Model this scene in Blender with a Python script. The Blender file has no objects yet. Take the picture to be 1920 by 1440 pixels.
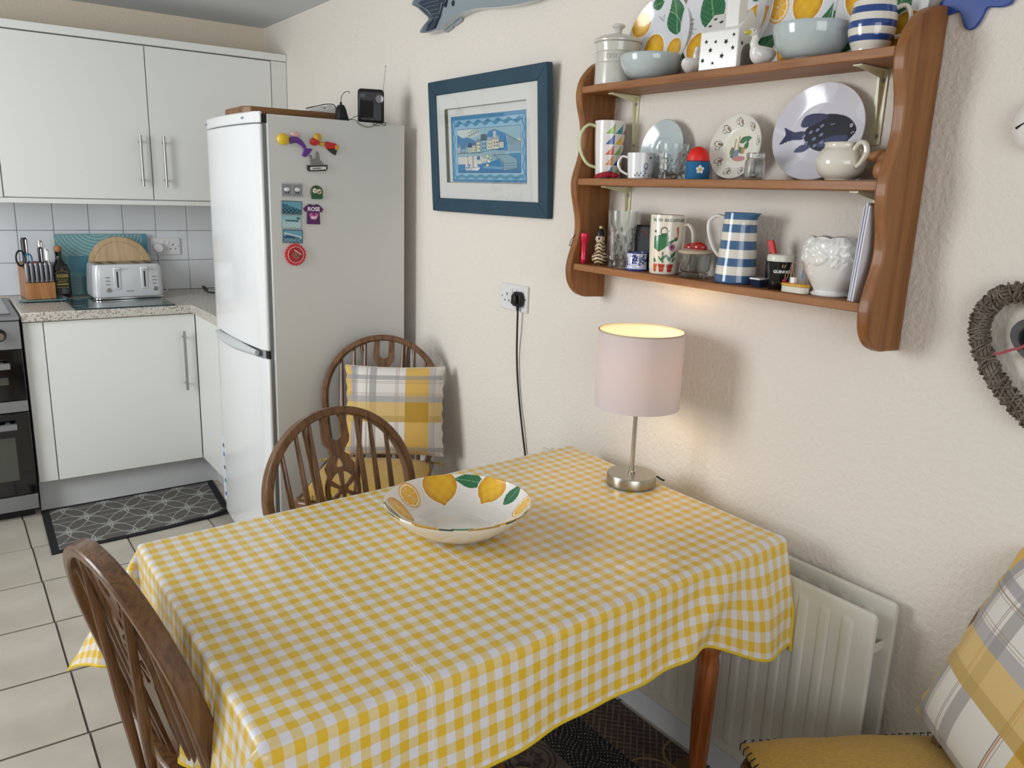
import bpy, math, random
import numpy as np
from mathutils import Vector, Matrix, Euler
random.seed(4); rng = np.random.default_rng(4)
PI = math.pi; C = bpy.context.scene.collection; SC = bpy.context.scene

# ---------------- camera ----------------
def cam_axes(yaw, pitch, roll):
    cy, sy = math.cos(yaw), math.sin(yaw); cp, sp = math.cos(pitch), math.sin(pitch)
    f = Vector((sy*cp, cy*cp, -sp)); r = Vector((cy, -sy, 0)); u = r.cross(f)
    cr, sr = math.cos(roll), math.sin(roll)
    return cr*r+sr*u, -sr*r+cr*u, f
r_, u_, f_ = cam_axes(0.626150242, 0.234593460, 0.034144044)
cd = bpy.data.cameras.new('camera'); cam = bpy.data.objects.new('camera', cd); C.objects.link(cam)
cam.matrix_world = Matrix(((r_.x, u_.x, -f_.x, -1.53543), (r_.y, u_.y, -f_.y, 0), (r_.z, u_.z, -f_.z, 1.45302), (0, 0, 0, 1)))
cd.sensor_width = 36; cd.lens = 36*1498.26/1920; cd.clip_start = .02; cd.clip_end = 60
SC.camera = cam

# ---------------- world, lights, exposure ----------------
w = bpy.data.worlds.new('world'); SC.world = w; w.use_nodes = True
w.node_tree.nodes['Background'].inputs[0].default_value = (.80, .90, 1, 1)
w.node_tree.nodes['Background'].inputs[1].default_value = 1.0
def area(name, loc, direction, sx, sy, power, col):
    l = bpy.data.lights.new(name, 'AREA'); l.shape = 'RECTANGLE'; l.size = sx; l.size_y = sy; l.energy = power; l.color = col
    o = bpy.data.objects.new(name, l); C.objects.link(o); o.location = loc
    o.rotation_euler = Vector(direction).to_track_quat('-Z', 'Z').to_euler(); return o
area('daylight_kitchen_window', (-3.02, 2.55, 1.62), (1, 0, -.12), 1.5, 1.0, 68, (.93, .97, 1))
area('fill_light_behind_viewer', (-1.9, -1.72, 1.45), (.1, 1, -.1), 1.9, 1.5, 36, (.93, .97, 1))  # added fill light from behind the viewer, no known window there
SC.view_settings.view_transform = 'Standard'; SC.view_settings.look = 'None'
SC.view_settings.exposure = -0.28; SC.view_settings.gamma = 1; SC.view_settings.use_curve_mapping = False
try:
    SC.cycles.max_bounces = 8; SC.cycles.transmission_bounces = 8; SC.cycles.caustics_refractive = False; SC.cycles.caustics_reflective = False
except Exception: pass

# ---------------- helpers ----------------
def lin(c):
    c = np.asarray(c, float)/255.; return np.where(c <= .04045, c/12.92, ((c+.055)/1.055)**2.4)
def L4(c): return tuple(float(x) for x in lin(c))+(1,)
def nodes(m): return m.node_tree.nodes, m.node_tree.links
def mat(name, rgb, rough=.5, metal=0, coat=0, bump=None, vary=None, trans=0, ior=1.45, alpha=1, sheen=0, spec=None):
    m = bpy.data.materials.new(name); m.use_nodes = True; n, l = nodes(m); b = n['Principled BSDF']
    b.inputs['Base Color'].default_value = L4(rgb); b.inputs['Roughness'].default_value = rough; b.inputs['Metallic'].default_value = metal
    b.inputs['Coat Weight'].default_value = coat; b.inputs['Coat Roughness'].default_value = .08
    b.inputs['Transmission Weight'].default_value = trans; b.inputs['IOR'].default_value = ior
    if sheen: b.inputs['Sheen Weight'].default_value = sheen
    if spec is not None: b.inputs['Specular IOR Level'].default_value = spec
    tc = n.new('ShaderNodeTexCoord')
    if vary:   # (scale, rgb2, stretch)
        no = n.new('ShaderNodeTexNoise'); no.inputs['Scale'].default_value = vary[0]; no.inputs['Detail'].default_value = 5
        mp = n.new('ShaderNodeMapping'); mp.inputs['Scale'].default_value = vary[2] if len(vary) > 2 else (1, 1, 1)
        l.new(tc.outputs['Object'], mp.inputs[0]); l.new(mp.outputs[0], no.inputs['Vector'])
        mx = n.new('ShaderNodeMix'); mx.data_type = 'RGBA'; mx.inputs[6].default_value = L4(rgb); mx.inputs[7].default_value = L4(vary[1])
        rp = n.new('ShaderNodeMapRange'); rp.inputs[1].default_value = .35; rp.inputs[2].default_value = .65
        l.new(no.outputs['Fac'], rp.inputs[0]); l.new(rp.outputs[0], mx.inputs[0]); l.new(mx.outputs[2], b.inputs['Base Color'])
    if bump:   # (scale, strength, distance)
        no = n.new('ShaderNodeTexNoise'); no.inputs['Scale'].default_value = bump[0]; no.inputs['Detail'].default_value = 4
        bp = n.new('ShaderNodeBump'); bp.inputs['Strength'].default_value = bump[1]; bp.inputs['Distance'].default_value = bump[2]
        l.new(tc.outputs['Object'], no.inputs['Vector']); l.new(no.outputs['Fac'], bp.inputs['Height']); l.new(bp.outputs[0], b.inputs['Normal'])
    return m
def pmat(name, rough=.3, coat=.3, bump=None, sheen=0):
    m = mat(name, (255, 255, 255), rough, coat=coat, bump=bump, sheen=sheen); n, l = nodes(m)
    a = n.new('ShaderNodeAttribute'); a.attribute_name = 'Col'; l.new(a.outputs['Color'], n['Principled BSDF'].inputs['Base Color']); return m
def wood(name, c1, c2, axis=2, scale=6, rough=.35, coat=.25, ring=.9):
    m = mat(name, c1, rough, coat=coat); n, l = nodes(m); b = n['Principled BSDF']
    tc = n.new('ShaderNodeTexCoord'); mp = n.new('ShaderNodeMapping'); s = [scale*3]*3; s[axis] = scale*.22; mp.inputs['Scale'].default_value = s
    l.new(tc.outputs['Object'], mp.inputs[0])
    a = n.new('ShaderNodeTexNoise'); a.inputs['Scale'].default_value = 1; a.inputs['Detail'].default_value = 3; a.inputs['Distortion'].default_value = ring
    f = n.new('ShaderNodeTexNoise'); f.inputs['Scale'].default_value = 7; f.inputs['Detail'].default_value = 6
    l.new(mp.outputs[0], a.inputs['Vector']); l.new(mp.outputs[0], f.inputs['Vector'])
    sn = n.new('ShaderNodeMath'); sn.operation = 'MULTIPLY'; sn.inputs[1].default_value = 22; l.new(a.outputs['Fac'], sn.inputs[0])
    s2 = n.new('ShaderNodeMath'); s2.operation = 'SINE'; l.new(sn.outputs[0], s2.inputs[0])
    ad = n.new('ShaderNodeMath'); ad.operation = 'MULTIPLY_ADD'; ad.inputs[1].default_value = .22; ad.inputs[2].default_value = .1; l.new(s2.outputs[0], ad.inputs[0])
    a2 = n.new('ShaderNodeMath'); a2.operation = 'ADD'; l.new(ad.outputs[0], a2.inputs[0]); l.new(f.outputs['Fac'], a2.inputs[1])
    mx = n.new('ShaderNodeMix'); mx.data_type = 'RGBA'; mx.inputs[6].default_value = L4(c1); mx.inputs[7].default_value = L4(c2)
    rp = n.new('ShaderNodeMapRange'); rp.inputs[1].default_value = .3; rp.inputs[2].default_value = .95
    l.new(a2.outputs[0], rp.inputs[0]); l.new(rp.outputs[0], mx.inputs[0]); l.new(mx.outputs[2], b.inputs['Base Color']); return m

def tag(o, label=None, cat=None, group=None, kind=None):
    if label: o['label'] = label
    if cat: o['category'] = cat
    if group: o['group'] = group
    if kind: o['kind'] = kind
    return o
def thing(name, label, cat, loc=(0, 0, 0), rz=0, group=None):
    o = bpy.data.objects.new(name, None); C.objects.link(o); o.empty_display_size = .05
    o.location = loc; o.rotation_euler = (0, 0, rz); return tag(o, label, cat, group)
def link(name, me, m, parent=None, bevel=0, seg=2):
    o = bpy.data.objects.new(name, me); C.objects.link(o)
    if m is not None: me.materials.append(m)
    if parent is not None: o.parent = parent
    if bevel:
        b = o.modifiers.new('bevel', 'BEVEL'); b.width = bevel; b.segments = seg; b.limit_method = 'ANGLE'; b.angle_limit = .6; b.harden_normals = False
    return o
def copy_tree(o, parent=None):
    c = o.copy(); C.objects.link(c)
    if parent is not None: c.parent = parent
    for ch in list(o.children): copy_tree(ch, c)
    return c
def T(loc=(0, 0, 0), rot=(0, 0, 0), s=1):
    return Matrix.Translation(loc) @ Euler(rot).to_matrix().to_4x4() @ Matrix.Scale(s, 4)
class MB:
    def __init__(s): s.v = []; s.f = []
    def add(s, vs, fs, M=None):
        k = len(s.v)
        s.v += [tuple(M @ Vector(p)) for p in vs] if M is not None else [tuple(p) for p in vs]
        s.f += [tuple(i+k for i in f) for f in fs]; return s
    def box(s, x0, x1, y0, y1, z0, z1, M=None):
        vs = [(x, y, z) for x in (x0, x1) for y in (y0, y1) for z in (z0, z1)]
        return s.add(vs, [(0, 1, 3, 2), (4, 6, 7, 5), (0, 4, 5, 1), (2, 3, 7, 6), (0, 2, 6, 4), (1, 5, 7, 3)], M)
    def lathe(s, prof, n=32, M=None, cap=True):
        vs = []; fs = []; k = len(prof)
        for i in range(n):
            a = 2*PI*i/n; ca, sa = math.cos(a), math.sin(a)
            vs += [(r*ca, r*sa, z) for r, z in prof]
        for i in range(n):
            j = (i+1) % n
            for q in range(k-1): fs.append((i*k+q, j*k+q, j*k+q+1, i*k+q+1))
        if cap:
            if prof[0][0] > 1e-6: fs.append(tuple(i*k for i in range(n))[::-1])
            if prof[-1][0] > 1e-6: fs.append(tuple(i*k+k-1 for i in range(n)))
        return s.add(vs, fs, M)
    def prism(s, pts, z0, z1, M=None):
        n = len(pts); vs = [(x, y, z0) for x, y in pts]+[(x, y, z1) for x, y in pts]
        fs = [tuple(range(n))[::-1], tuple(range(n, 2*n))]+[(i, (i+1) % n, (i+1) % n+n, i+n) for i in range(n)]
        return s.add(vs, fs, M)
    def tube(s, path, r, n=8, closed=False, M=None, flat=1, up=None):
        P = [Vector(p) for p in path]; N = len(P); vs = []; fs = []
        R = r if hasattr(r, '__len__') else [r]*N; ref = Vector(up) if up else None; prev = None
        for i in range(N):
            a = P[(i-1) % N] if (closed or i > 0) else P[i]; b = P[(i+1) % N] if (closed or i < N-1) else P[i]
            t = (b-a).normalized()
            if ref is not None: x = ref-t*ref.dot(t)
            elif prev is None: q = Vector((0, 0, 1)) if abs(t.z) < .9 else Vector((1, 0, 0)); x = q-t*q.dot(t)
            else: x = prev-t*prev.dot(t)
            x.normalize(); prev = x; y = t.cross(x)
            for k in range(n):
                an = 2*PI*k/n+PI/n; vs.append(P[i]+x*(R[i]*math.cos(an))+y*(R[i]*flat*math.sin(an)))
        for i in range(N if closed else N-1):
            j = (i+1) % N
            for k in range(n): fs.append((i*n+k, i*n+(k+1) % n, j*n+(k+1) % n, j*n+k))
        if not closed: fs += [tuple(range(n))[::-1], tuple(range((N-1)*n, N*n))]
        return s.add(vs, fs, M)
    def ball(s, c, rx, ry=None, rz=None, n=16, M=None):
        ry = ry or rx; rz = rz or rx; pr = [(math.sin(PI*i/(n//2)), -math.cos(PI*i/(n//2))) for i in range(n//2+1)]
        pr[0] = (0, -1); pr[-1] = (0, 1)
        m = Matrix.Translation(c) @ Matrix.Diagonal((rx, ry, rz, 1))
        return s.lathe(pr, n, (M @ m) if M is not None else m, cap=False)
    def mesh(s, name, ang=35):
        me = bpy.data.meshes.new(name); me.from_pydata(s.v, [], s.f); me.validate()
        me.polygons.foreach_set('use_smooth', [True]*len(me.polygons))
        import bmesh
        bm = bmesh.new(); bm.from_mesh(me); bmesh.ops.remove_doubles(bm, verts=bm.verts, dist=1e-6); bmesh.ops.recalc_face_normals(bm, faces=bm.faces); bm.to_mesh(me); bm.free()
        me.set_sharp_from_angle(angle=math.radians(ang)); return me
    def build(s, name, m, parent=None, bevel=0, ang=35, seg=2): return link(name, s.mesh(name, ang), m, parent, bevel, seg)
def cr(pts, n=8, closed=False):
    """Catmull-Rom through points"""
    P = [np.array(p, float) for p in pts]; N = len(P); out = []
    for i in range(N if closed else N-1):
        g = lambda k: P[k % N] if closed else P[min(max(k, 0), N-1)]
        a, b, c, d = g(i-1), g(i), g(i+1), g(i+2)
        for k in range(n):
            t = k/n; out.append(.5*((2*b)+(-a+c)*t+(2*a-5*b+4*c-d)*t*t+(-a+3*b-3*c+d)*t**3))
    if not closed: out.append(P[-1])
    return [tuple(p) for p in out]
def surf(name, X, Y, Z, m, parent=None, closed=False, col=None, uv=None, flip=False):
    nv, nu = X.shape; me = bpy.data.meshes.new(name)
    co = np.stack([X, Y, Z], -1).reshape(-1, 3)
    i = np.arange(nv-1)[:, None]*nu; j = np.arange(nu if closed else nu-1)[None, :]; jn = (j+1) % nu
    q = np.stack([i+j, i+jn, i+nu+jn, i+nu+j], -1).reshape(-1, 4)
    if flip: q = q[:, ::-1]
    me.vertices.add(len(co)); me.vertices.foreach_set('co', co.ravel().astype(np.float32))
    me.loops.add(q.size); me.loops.foreach_set('vertex_index', q.ravel().astype(np.int32))
    me.polygons.add(len(q)); me.polygons.foreach_set('loop_start', np.arange(0, q.size, 4, dtype=np.int32))
    try: me.polygons.foreach_set('loop_total', np.full(len(q), 4, dtype=np.int32))
    except Exception: pass
    me.update(calc_edges=True)
    me.polygons.foreach_set('use_smooth', np.ones(len(q), bool))
    if col is not None:
        a = me.color_attributes.new('Col', 'FLOAT_COLOR', 'POINT')
        c = np.concatenate([lin(col.reshape(-1, 3)), np.ones((len(co), 1))], 1); a.data.foreach_set('color', c.ravel().astype(np.float32))
    if uv is not None:
        ul = me.uv_layers.new(name='UVMap'); ul.data.foreach_set('uv', uv.reshape(-1, 2)[q.ravel()].ravel().astype(np.float32))
    me.update(); return link(name, me, m, parent)
def curve_mesh(loops, depth, name='m'):
    cu = bpy.data.curves.new(name, 'CURVE'); cu.dimensions = '2D'; cu.fill_mode = 'BOTH'; cu.extrude = depth/2
    for lp in loops:
        sp = cu.splines.new('POLY'); sp.points.add(len(lp)-1)
        for p, q in zip(sp.points, lp): p.co = (q[0], q[1], 0, 1)
        sp.use_cyclic_u = True
    o = bpy.data.objects.new(name, cu); C.objects.link(o); dg = bpy.context.evaluated_depsgraph_get()
    me = bpy.data.meshes.new_from_object(o.evaluated_get(dg)); bpy.data.objects.remove(o); bpy.data.curves.remove(cu); return me
def text_mesh(s, size, depth=.0003, bold=0):
    cu = bpy.data.curves.new('t', 'FONT'); cu.body = s; cu.size = size; cu.extrude = depth; cu.align_x = 'CENTER'; cu.align_y = 'CENTER'; cu.offset = bold; cu.resolution_u = 3
    o = bpy.data.objects.new('t', cu); C.objects.link(o); dg = bpy.context.evaluated_depsgraph_get()
    me = bpy.data.meshes.new_from_object(o.evaluated_get(dg)); bpy.data.objects.remove(o); bpy.data.curves.remove(cu); return me
def warp(me, fn):
    co = np.zeros(len(me.vertices)*3, np.float32); me.vertices.foreach_get('co', co); co = co.reshape(-1, 3)
    me.vertices.foreach_set('co', np.array([fn(*p) for p in co], np.float32).ravel()); me.update(); return me
class Paint:
    def __init__(s, u, v, base): s.u = u; s.v = v; s.c = np.empty(u.shape+(3,)); s.c[:] = base
    def put(s, m, col): s.c[m] = col if not isinstance(col, np.ndarray) else col[m]; return s
    def loc(s, cx, cy, rot=0):
        a, b = s.u-cx, s.v-cy; c, n = math.cos(rot), math.sin(rot); return a*c+b*n, -a*n+b*c
    def ell(s, cx, cy, rx, ry, col, rot=0): a, b = s.loc(cx, cy, rot); return s.put((a/rx)**2+(b/ry)**2 < 1, col)
    def ring(s, cx, cy, rx, ry, wd, col, rot=0):
        a, b = s.loc(cx, cy, rot); d = np.hypot(a/rx, b/ry); return s.put(np.abs(d-1)*min(rx, ry) < wd, col)
    def rect(s, x0, x1, y0, y1, col): return s.put((s.u >= x0) & (s.u < x1) & (s.v >= y0) & (s.v < y1), col)
    def poly(s, pts, col):
        m = np.zeros(s.u.shape, bool); n = len(pts)
        for i in range(n):
            x1, y1 = pts[i]; x2, y2 = pts[(i+1) % n]
            if y1 == y2: continue
            m ^= ((s.v > y1) != (s.v > y2)) & (s.u < (x2-x1)*(s.v-y1)/(y2-y1)+x1)
        return s.put(m, col)
    def line(s, pts, wd, col):
        m = np.zeros(s.u.shape, bool)
        for (x1, y1), (x2, y2) in zip(pts[:-1], pts[1:]):
            dx, dy = x2-x1, y2-y1; t = np.clip(((s.u-x1)*dx+(s.v-y1)*dy)/(dx*dx+dy*dy+1e-12), 0, 1)
            m |= np.hypot(s.u-x1-t*dx, s.v-y1-t*dy) < wd
        return s.put(m, col)
    def lemon(s, cx, cy, r, rot=0):
        a, b = s.loc(cx, cy, rot); b = b/1.12; tip = .16*np.exp(-(a/(r*.22))**2)
        d = np.hypot(a, b)/(r*(1+tip*(b < 0)*1.3)); e = np.clip(d, 0, 1)[..., None]; m = d < 1
        k = (.5+.5*np.sin(a/r*9+3)*np.sin(b/r*8))[..., None]
        s.put(d < 1.07, (250, 246, 235)); col = (1-e**4)*np.array((238, 192, 46))+e**4*np.array((206, 146, 30)); col = col-k*np.array((6, 18, 12)); return s.put(m, col)
    def slice(s, cx, cy, r, rot=0, sq=.8):
        a, b = s.loc(cx, cy, rot); d = np.hypot(a/sq, b); th = np.arctan2(b, a/sq)
        s.put(d < r, (232, 160, 30)); s.put(d < r*.9, (250, 240, 205)); seg = np.abs(((th/(2*PI)*9) % 1)-.5)
        s.put((d < r*.78) & (d > r*.08) & (seg < .45), (240, 178, 52)); s.put((d < r*.6) & (d > r*.2) & (seg < .22), (246, 196, 84)); return s
    def leaf(s, cx, cy, ln, wd, rot=0):
        a, b = s.loc(cx, cy, rot); t = np.clip(a/ln*.5+.5, 0, 1); wv = wd*np.sin(PI*t**.8); m = (np.abs(a) < ln) & (np.abs(b) < wv)
        s.put(m, (38, 104, 66)); s.put(m & (np.abs(b) < wd*.05), (120, 170, 120))
        return s.put(m & (np.abs(((a-np.abs(b))/ln*4) % 1-.5) < .07), (72, 138, 92))
def smooth_prof(prof, n=6): return cr(prof, n)
def lathe_paint(name, prof, n, fcol, m, parent=None, base=(240, 240, 236), M=None, nv=None):
    """prof: (r,z) list; fcol(P) paints with P.u=angle, P.v=z ; also P.s arc length"""
    P = np.array(prof); d = np.r_[0, np.cumsum(np.hypot(np.diff(P[:, 0]), np.diff(P[:, 1])))]
    nv = nv or len(P)*4; s = np.unique(np.r_[np.linspace(0, d[-1], nv), d]); r = np.interp(s, d, P[:, 0]); z = np.interp(s, d, P[:, 1])
    th = np.arange(n)*2*PI/n-PI; TH, S = np.meshgrid(th, s); R = r[:, None]+0*TH; Z = z[:, None]+0*TH
    pa = Paint(TH, Z, base); pa.s = S; pa.r = R; fcol(pa)
    X, Y = R*np.cos(TH), R*np.sin(TH)
    if M is not None:
        A = np.array(M); Q = np.stack([X, Y, Z, np.ones_like(X)], -1) @ A.T; X, Y, Z = Q[..., 0], Q[..., 1], Q[..., 2]
    return surf(name, X, Y, Z, m, parent, closed=True, col=pa.c)

# ---------------- materials ----------------
M = {}
M['wall'] = mat('textured cream wall paint', (232, 224, 214), .75, bump=(85, .55, .006), spec=.25)
M['backwall'] = mat('cream kitchen wall paint', (230, 216, 196), .75, bump=(70, .4, .005), spec=.25)
M['ceiling'] = mat('white ceiling paint', (205, 208, 210), .9)
M['tile'] = mat('white glazed wall tile', (226, 229, 233), .22, coat=.3)
M['grout'] = mat('grey grout', (168, 168, 172), .9)
M['floortile'] = mat('stone look floor tile', (188, 180, 167), .42, vary=(5, (172, 164, 150)), bump=(30, .1, .002))
M['floorgrout'] = mat('dark floor grout', (84, 76, 68), .9)
M['cab'] = mat('white cabinet laminate', (226, 227, 222), .4)
M['cabside'] = mat('white cabinet end panel', (222, 222, 217), .45)
M['plinth'] = mat('pale grey plinth', (200, 201, 201), .5)
M['gap'] = mat('dark cabinet gap', (60, 60, 60), .9)
M['steel'] = mat('brushed steel', (166, 164, 160), .34, 1)
M['knifesteel'] = mat('grey steel knife handle', (120, 120, 124), .38, .8)
M['nickel'] = mat('satin nickel', (178, 172, 160), .3, 1, bump=(400, .04, .001))
M['chrome'] = mat('chrome', (215, 215, 215), .12, 1)
M['blackp'] = mat('black plastic', (22, 23, 25), .35)
M['whitep'] = mat('white plastic', (226, 225, 226), .35)
M['fridge'] = mat('white fridge enamel', (230, 231, 232), .22, coat=.4)
M['fridgeside'] = mat('white fridge side panel', (214, 214, 210), .35, bump=(220, .05, .001))
M['gasket'] = mat('grey rubber gasket', (146, 148, 150), .7)
M['cooker'] = mat('silver cooker enamel', (140, 141, 142), .38, .55)
M['ovenglass'] = mat('black oven glass', (8, 10, 12), .08, coat=.6)
M['oveninner'] = mat('smoky oven window', (72, 74, 66), .15, coat=.5)
M['hob'] = mat('grey hob glass', (118, 120, 124), .15)
M['oak'] = wood('dark oak', (116, 80, 48), (82, 52, 27), 2, 9, .38, .3)
M['pine'] = wood('orange stained pine', (152, 100, 54), (124, 76, 36), 2, 6, .5, .12)
M['piney'] = wood('orange stained pine along shelf', (158, 106, 62), (130, 80, 40), 1, 6, .55, .08)
M['tablewood'] = wood('varnished pine leg', (170, 98, 48), (126, 64, 26), 2, 7, .25, .6)
M['blockwood'] = wood('knife block wood', (186, 132, 84), (150, 96, 54), 2, 8, .45, .1)
M['boardwood'] = wood('pale beech', (206, 180, 144), (186, 156, 116), 2, 7, .5, .05)
M['traywood'] = wood('bread board wood', (140, 98, 58), (98, 62, 32), 0, 7, .5, .05)
M['white'] = mat('white glazed ceramic', (236, 234, 230), .16, coat=.6)
M['cream'] = mat('cream glazed ceramic', (228, 222, 208), .14, coat=.7)
M['grey'] = mat('pale grey stoneware', (208, 205, 196), .16, coat=.6)
M['duck'] = mat('duck egg blue ceramic', (188, 200, 202), .14, coat=.7)
M['paint'] = pmat('printed glazed ceramic', .16, .6)
M['print'] = pmat('flat print', .5, 0)
M['gloss'] = pmat('glossy print', .2, .4)
M['plaid'] = pmat('plaid woven cotton', .85, 0, bump=(600, .25, .001), sheen=.2)
M['rugm'] = pmat('short pile mat', .95, 0, bump=(500, .4, .002))
M['mustard'] = mat('mustard woven seat fabric', (192, 154, 66), .9, vary=(260, (178, 140, 56), (1, .35, 1)), bump=(700, .3, .001), sheen=.2)
M['thread'] = mat('black thread', (26, 22, 20), .8)
def glass_mat(name, rgb=(246, 249, 249), rough=.02):
    m = mat(name, rgb, rough, trans=1, ior=1.45); n, l = nodes(m)
    tr = n.new('ShaderNodeBsdfTransparent'); tr.inputs[0].default_value = (.93, .95, .95, 1)
    mx = n.new('ShaderNodeMixShader'); mx.inputs[0].default_value = .25; out = n['Material Output']
    l.new(n['Principled BSDF'].outputs[0], mx.inputs[1]); l.new(tr.outputs[0], mx.inputs[2]); l.new(mx.outputs[0], out.inputs[0]); return m
M['glass'] = glass_mat('clear glass')
def pane_mat():
    m = bpy.data.materials.new('thin picture glass'); m.use_nodes = True; n, l = nodes(m)
    tr = n.new('ShaderNodeBsdfTransparent'); gl = n.new('ShaderNodeBsdfGlossy'); gl.inputs['Roughness'].default_value = .02
    mx = n.new('ShaderNodeMixShader'); mx.inputs[0].default_value = .07; l.new(tr.outputs[0], mx.inputs[1]); l.new(gl.outputs[0], mx.inputs[2]); l.new(mx.outputs[0], n['Material Output'].inputs[0]); return m
M['pane'] = pane_mat()
M['teal'] = mat('blue green glass', (92, 140, 146), .12, coat=.6)
M['rad'] = mat('cream radiator enamel', (216, 213, 202), .3, coat=.2)
M['skirt'] = mat('white gloss skirting', (204, 206, 210), .3, coat=.2)
M['red'] = mat('red', (200, 28, 34), .4); M['ribbon'] = mat('dusty red ribbon', (160, 74, 78), .7)
M['navy'] = mat('navy glaze', (28, 42, 66), .12, coat=.7)
M['flower'] = mat('bright blue enamel', (24, 66, 150), .3, coat=.3)
M['framep'] = mat('blue stained frame', (38, 70, 88), .55, vary=(9, (33, 62, 80), (1, 1, .2)))
M['mount'] = mat('white mount board', (226, 226, 222), .8)
M['wicker'] = mat('grey washed willow', (128, 116, 104), .75, vary=(60, (92, 80, 70)), bump=(150, .5, .002))
M['slate'] = mat('dark slate', (30, 36, 46), .6); M['greywood'] = mat('grey wood rim', (88, 86, 84), .6, vary=(40, (66, 66, 66)))
M['yhem'] = mat('yellow hem binding', (222, 190, 44), .4, coat=.2)

# ---------------- structure ----------------
ZC, YB, XL, YF = 2.25, 4.46, -3.1, -1.85
def struct(name, mb, m, parent=None, label=None, bevel=0):
    o = mb.build(name, m, parent, bevel)
    if parent is None: o['kind'] = 'structure'
    if label: o['label'] = label
    return o
wr = struct('wall_right', MB().box(0, .12, YF-.12, YB+.12, -.02, ZC), M['wall'], label='textured cream wall with picture and pine shelves')
wb = struct('wall_back', MB().box(XL, 0, YB, YB+.12, -.02, ZC), M['backwall'], label='cream wall behind the kitchen units')
fl = struct('floor', MB().box(XL, 0, YF, YB, -.05, -.004), M['floorgrout'], label='pale square floor tiles with dark grout')
ce = struct('ceiling', MB().box(XL, .0, YF, YB, ZC, ZC+.05), M['ceiling'], label='plain pale ceiling')
# left wall with window opening, front wall with opening for the added fill window
y0, y1, z0, z1 = 1.75, 3.35, 1.08, 2.12
m = MB(); m.box(XL-.2, XL, YF, y0, -.02, ZC).box(XL-.2, XL, y1, YB, -.02, ZC).box(XL-.2, XL, y0, y1, -.02, z0).box(XL-.2, XL, y0, y1, z1, ZC)
struct('wall_left', m, M['wall'], label='wall holding the kitchen window')
m = MB(); a0, a1, b0, b1 = -2.9, -.9, .7, 2.12
m.box(XL, a0, YF-.2, YF, -.02, ZC).box(a1, 0, YF-.2, YF, -.02, ZC).box(a0, a1, YF-.2, YF, -.02, b0).box(a0, a1, YF-.2, YF, b1, ZC)
struct('wall_front', m, M['wall'], label='wall with added fill window behind the viewer')
def window(name, M4, W, H, n):
    o = thing(name, None, None); o.matrix_world = M4; o['kind'] = 'structure'
    f = MB(); t = .05
    f.box(-W/2, W/2, -.03, .03, 0, t).box(-W/2, W/2, -.03, .03, H-t, H).box(-W/2, -W/2+t, -.03, .03, t, H-t).box(W/2-t, W/2, -.03, .03, t, H-t)
    for i in range(1, n): x = -W/2+W*i/n; f.box(x-.03, x+.03, -.03, .03, t, H-t)
    f.build('window_frame', M['whitep'], o)
    for i in range(n):
        a = -W/2+W*i/n; MB().box(a+.03, a+W/n-.03, -.004, .004, t, H-t).build('window_pane', M['pane'], o)
window('window_1', Matrix.Translation((XL-.1, (y0+y1)/2, z0)) @ Matrix.Rotation(PI/2, 4, 'Z'), y1-y0, z1-z0, 3)
window('fill_window', Matrix.Translation(((a0+a1)/2, YF-.1, b0)), a1-a0, b1-b0, 2)  # unseen window, added to go with the fill light
# skirting on the right wall
struct('baseboard_right', MB().prism([(0, 0), (-.018, 0), (-.018, .085), (-.010, .10), (0, .10)], -1.8, 2.7, Matrix(((1, 0, 0, 0), (0, 0, 1, 0), (0, 1, 0, 0), (0, 0, 0, 1)))), M['skirt'], label='white gloss skirting under the radiator')
# floor tiles (each a part): grid slightly turned
tm = MB().box(-.1645, .1645, -.1645, .1645, -.02, 0).mesh('floor_tile'); first = True
tw = .3375
for i in range(-6, 5):
    for j in range(-6, 17):
        x = -1.347+(i+.5)*.335; y = 3.515+(-j+.5-1)*tw; y += .0
        if x > .1 or x < XL-.05 or y > 4.3 or y < -1.2: continue
        if x > -.16: continue
        o = bpy.data.objects.new('tile', tm); C.objects.link(o); o.parent = fl; o.location = (x+.012*(3.5-y)/1.5*.9, y, 0)
        if first: tm.materials.append(M['floortile']); first = False
# wall tiles
tm = MB().box(-.0752, .0752, -.007, 0, -.0752, .0752).mesh('wall_tile', 30); tm.materials.append(M['tile'])
MB().box(-1.75, 0, YB-.003, YB, .9, 1.36).build('grout_bed', M['grout'], wb)
P_ = .1527
for i in range(-3, 8):
    for j in range(3):
        xc = -1.212+(i+.5)*P_
        if xc+.075 > 0: continue
        o = bpy.data.objects.new('tile', tm); C.objects.link(o); o.parent = wb
        o.location = (xc, YB-.002, 1.2053+(.5-j)*P_); b = o.modifiers.new('b', 'BEVEL'); b.width = .002; b.segments = 2
x0_ = -1.212+7*P_+.5*0
MB().box(x0_+P_*0+.9999*0+.0008+P_*.0, -.001, YB-.009, YB-.002, .905, 1.35).build('tile', M['tile'], wb)

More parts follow.
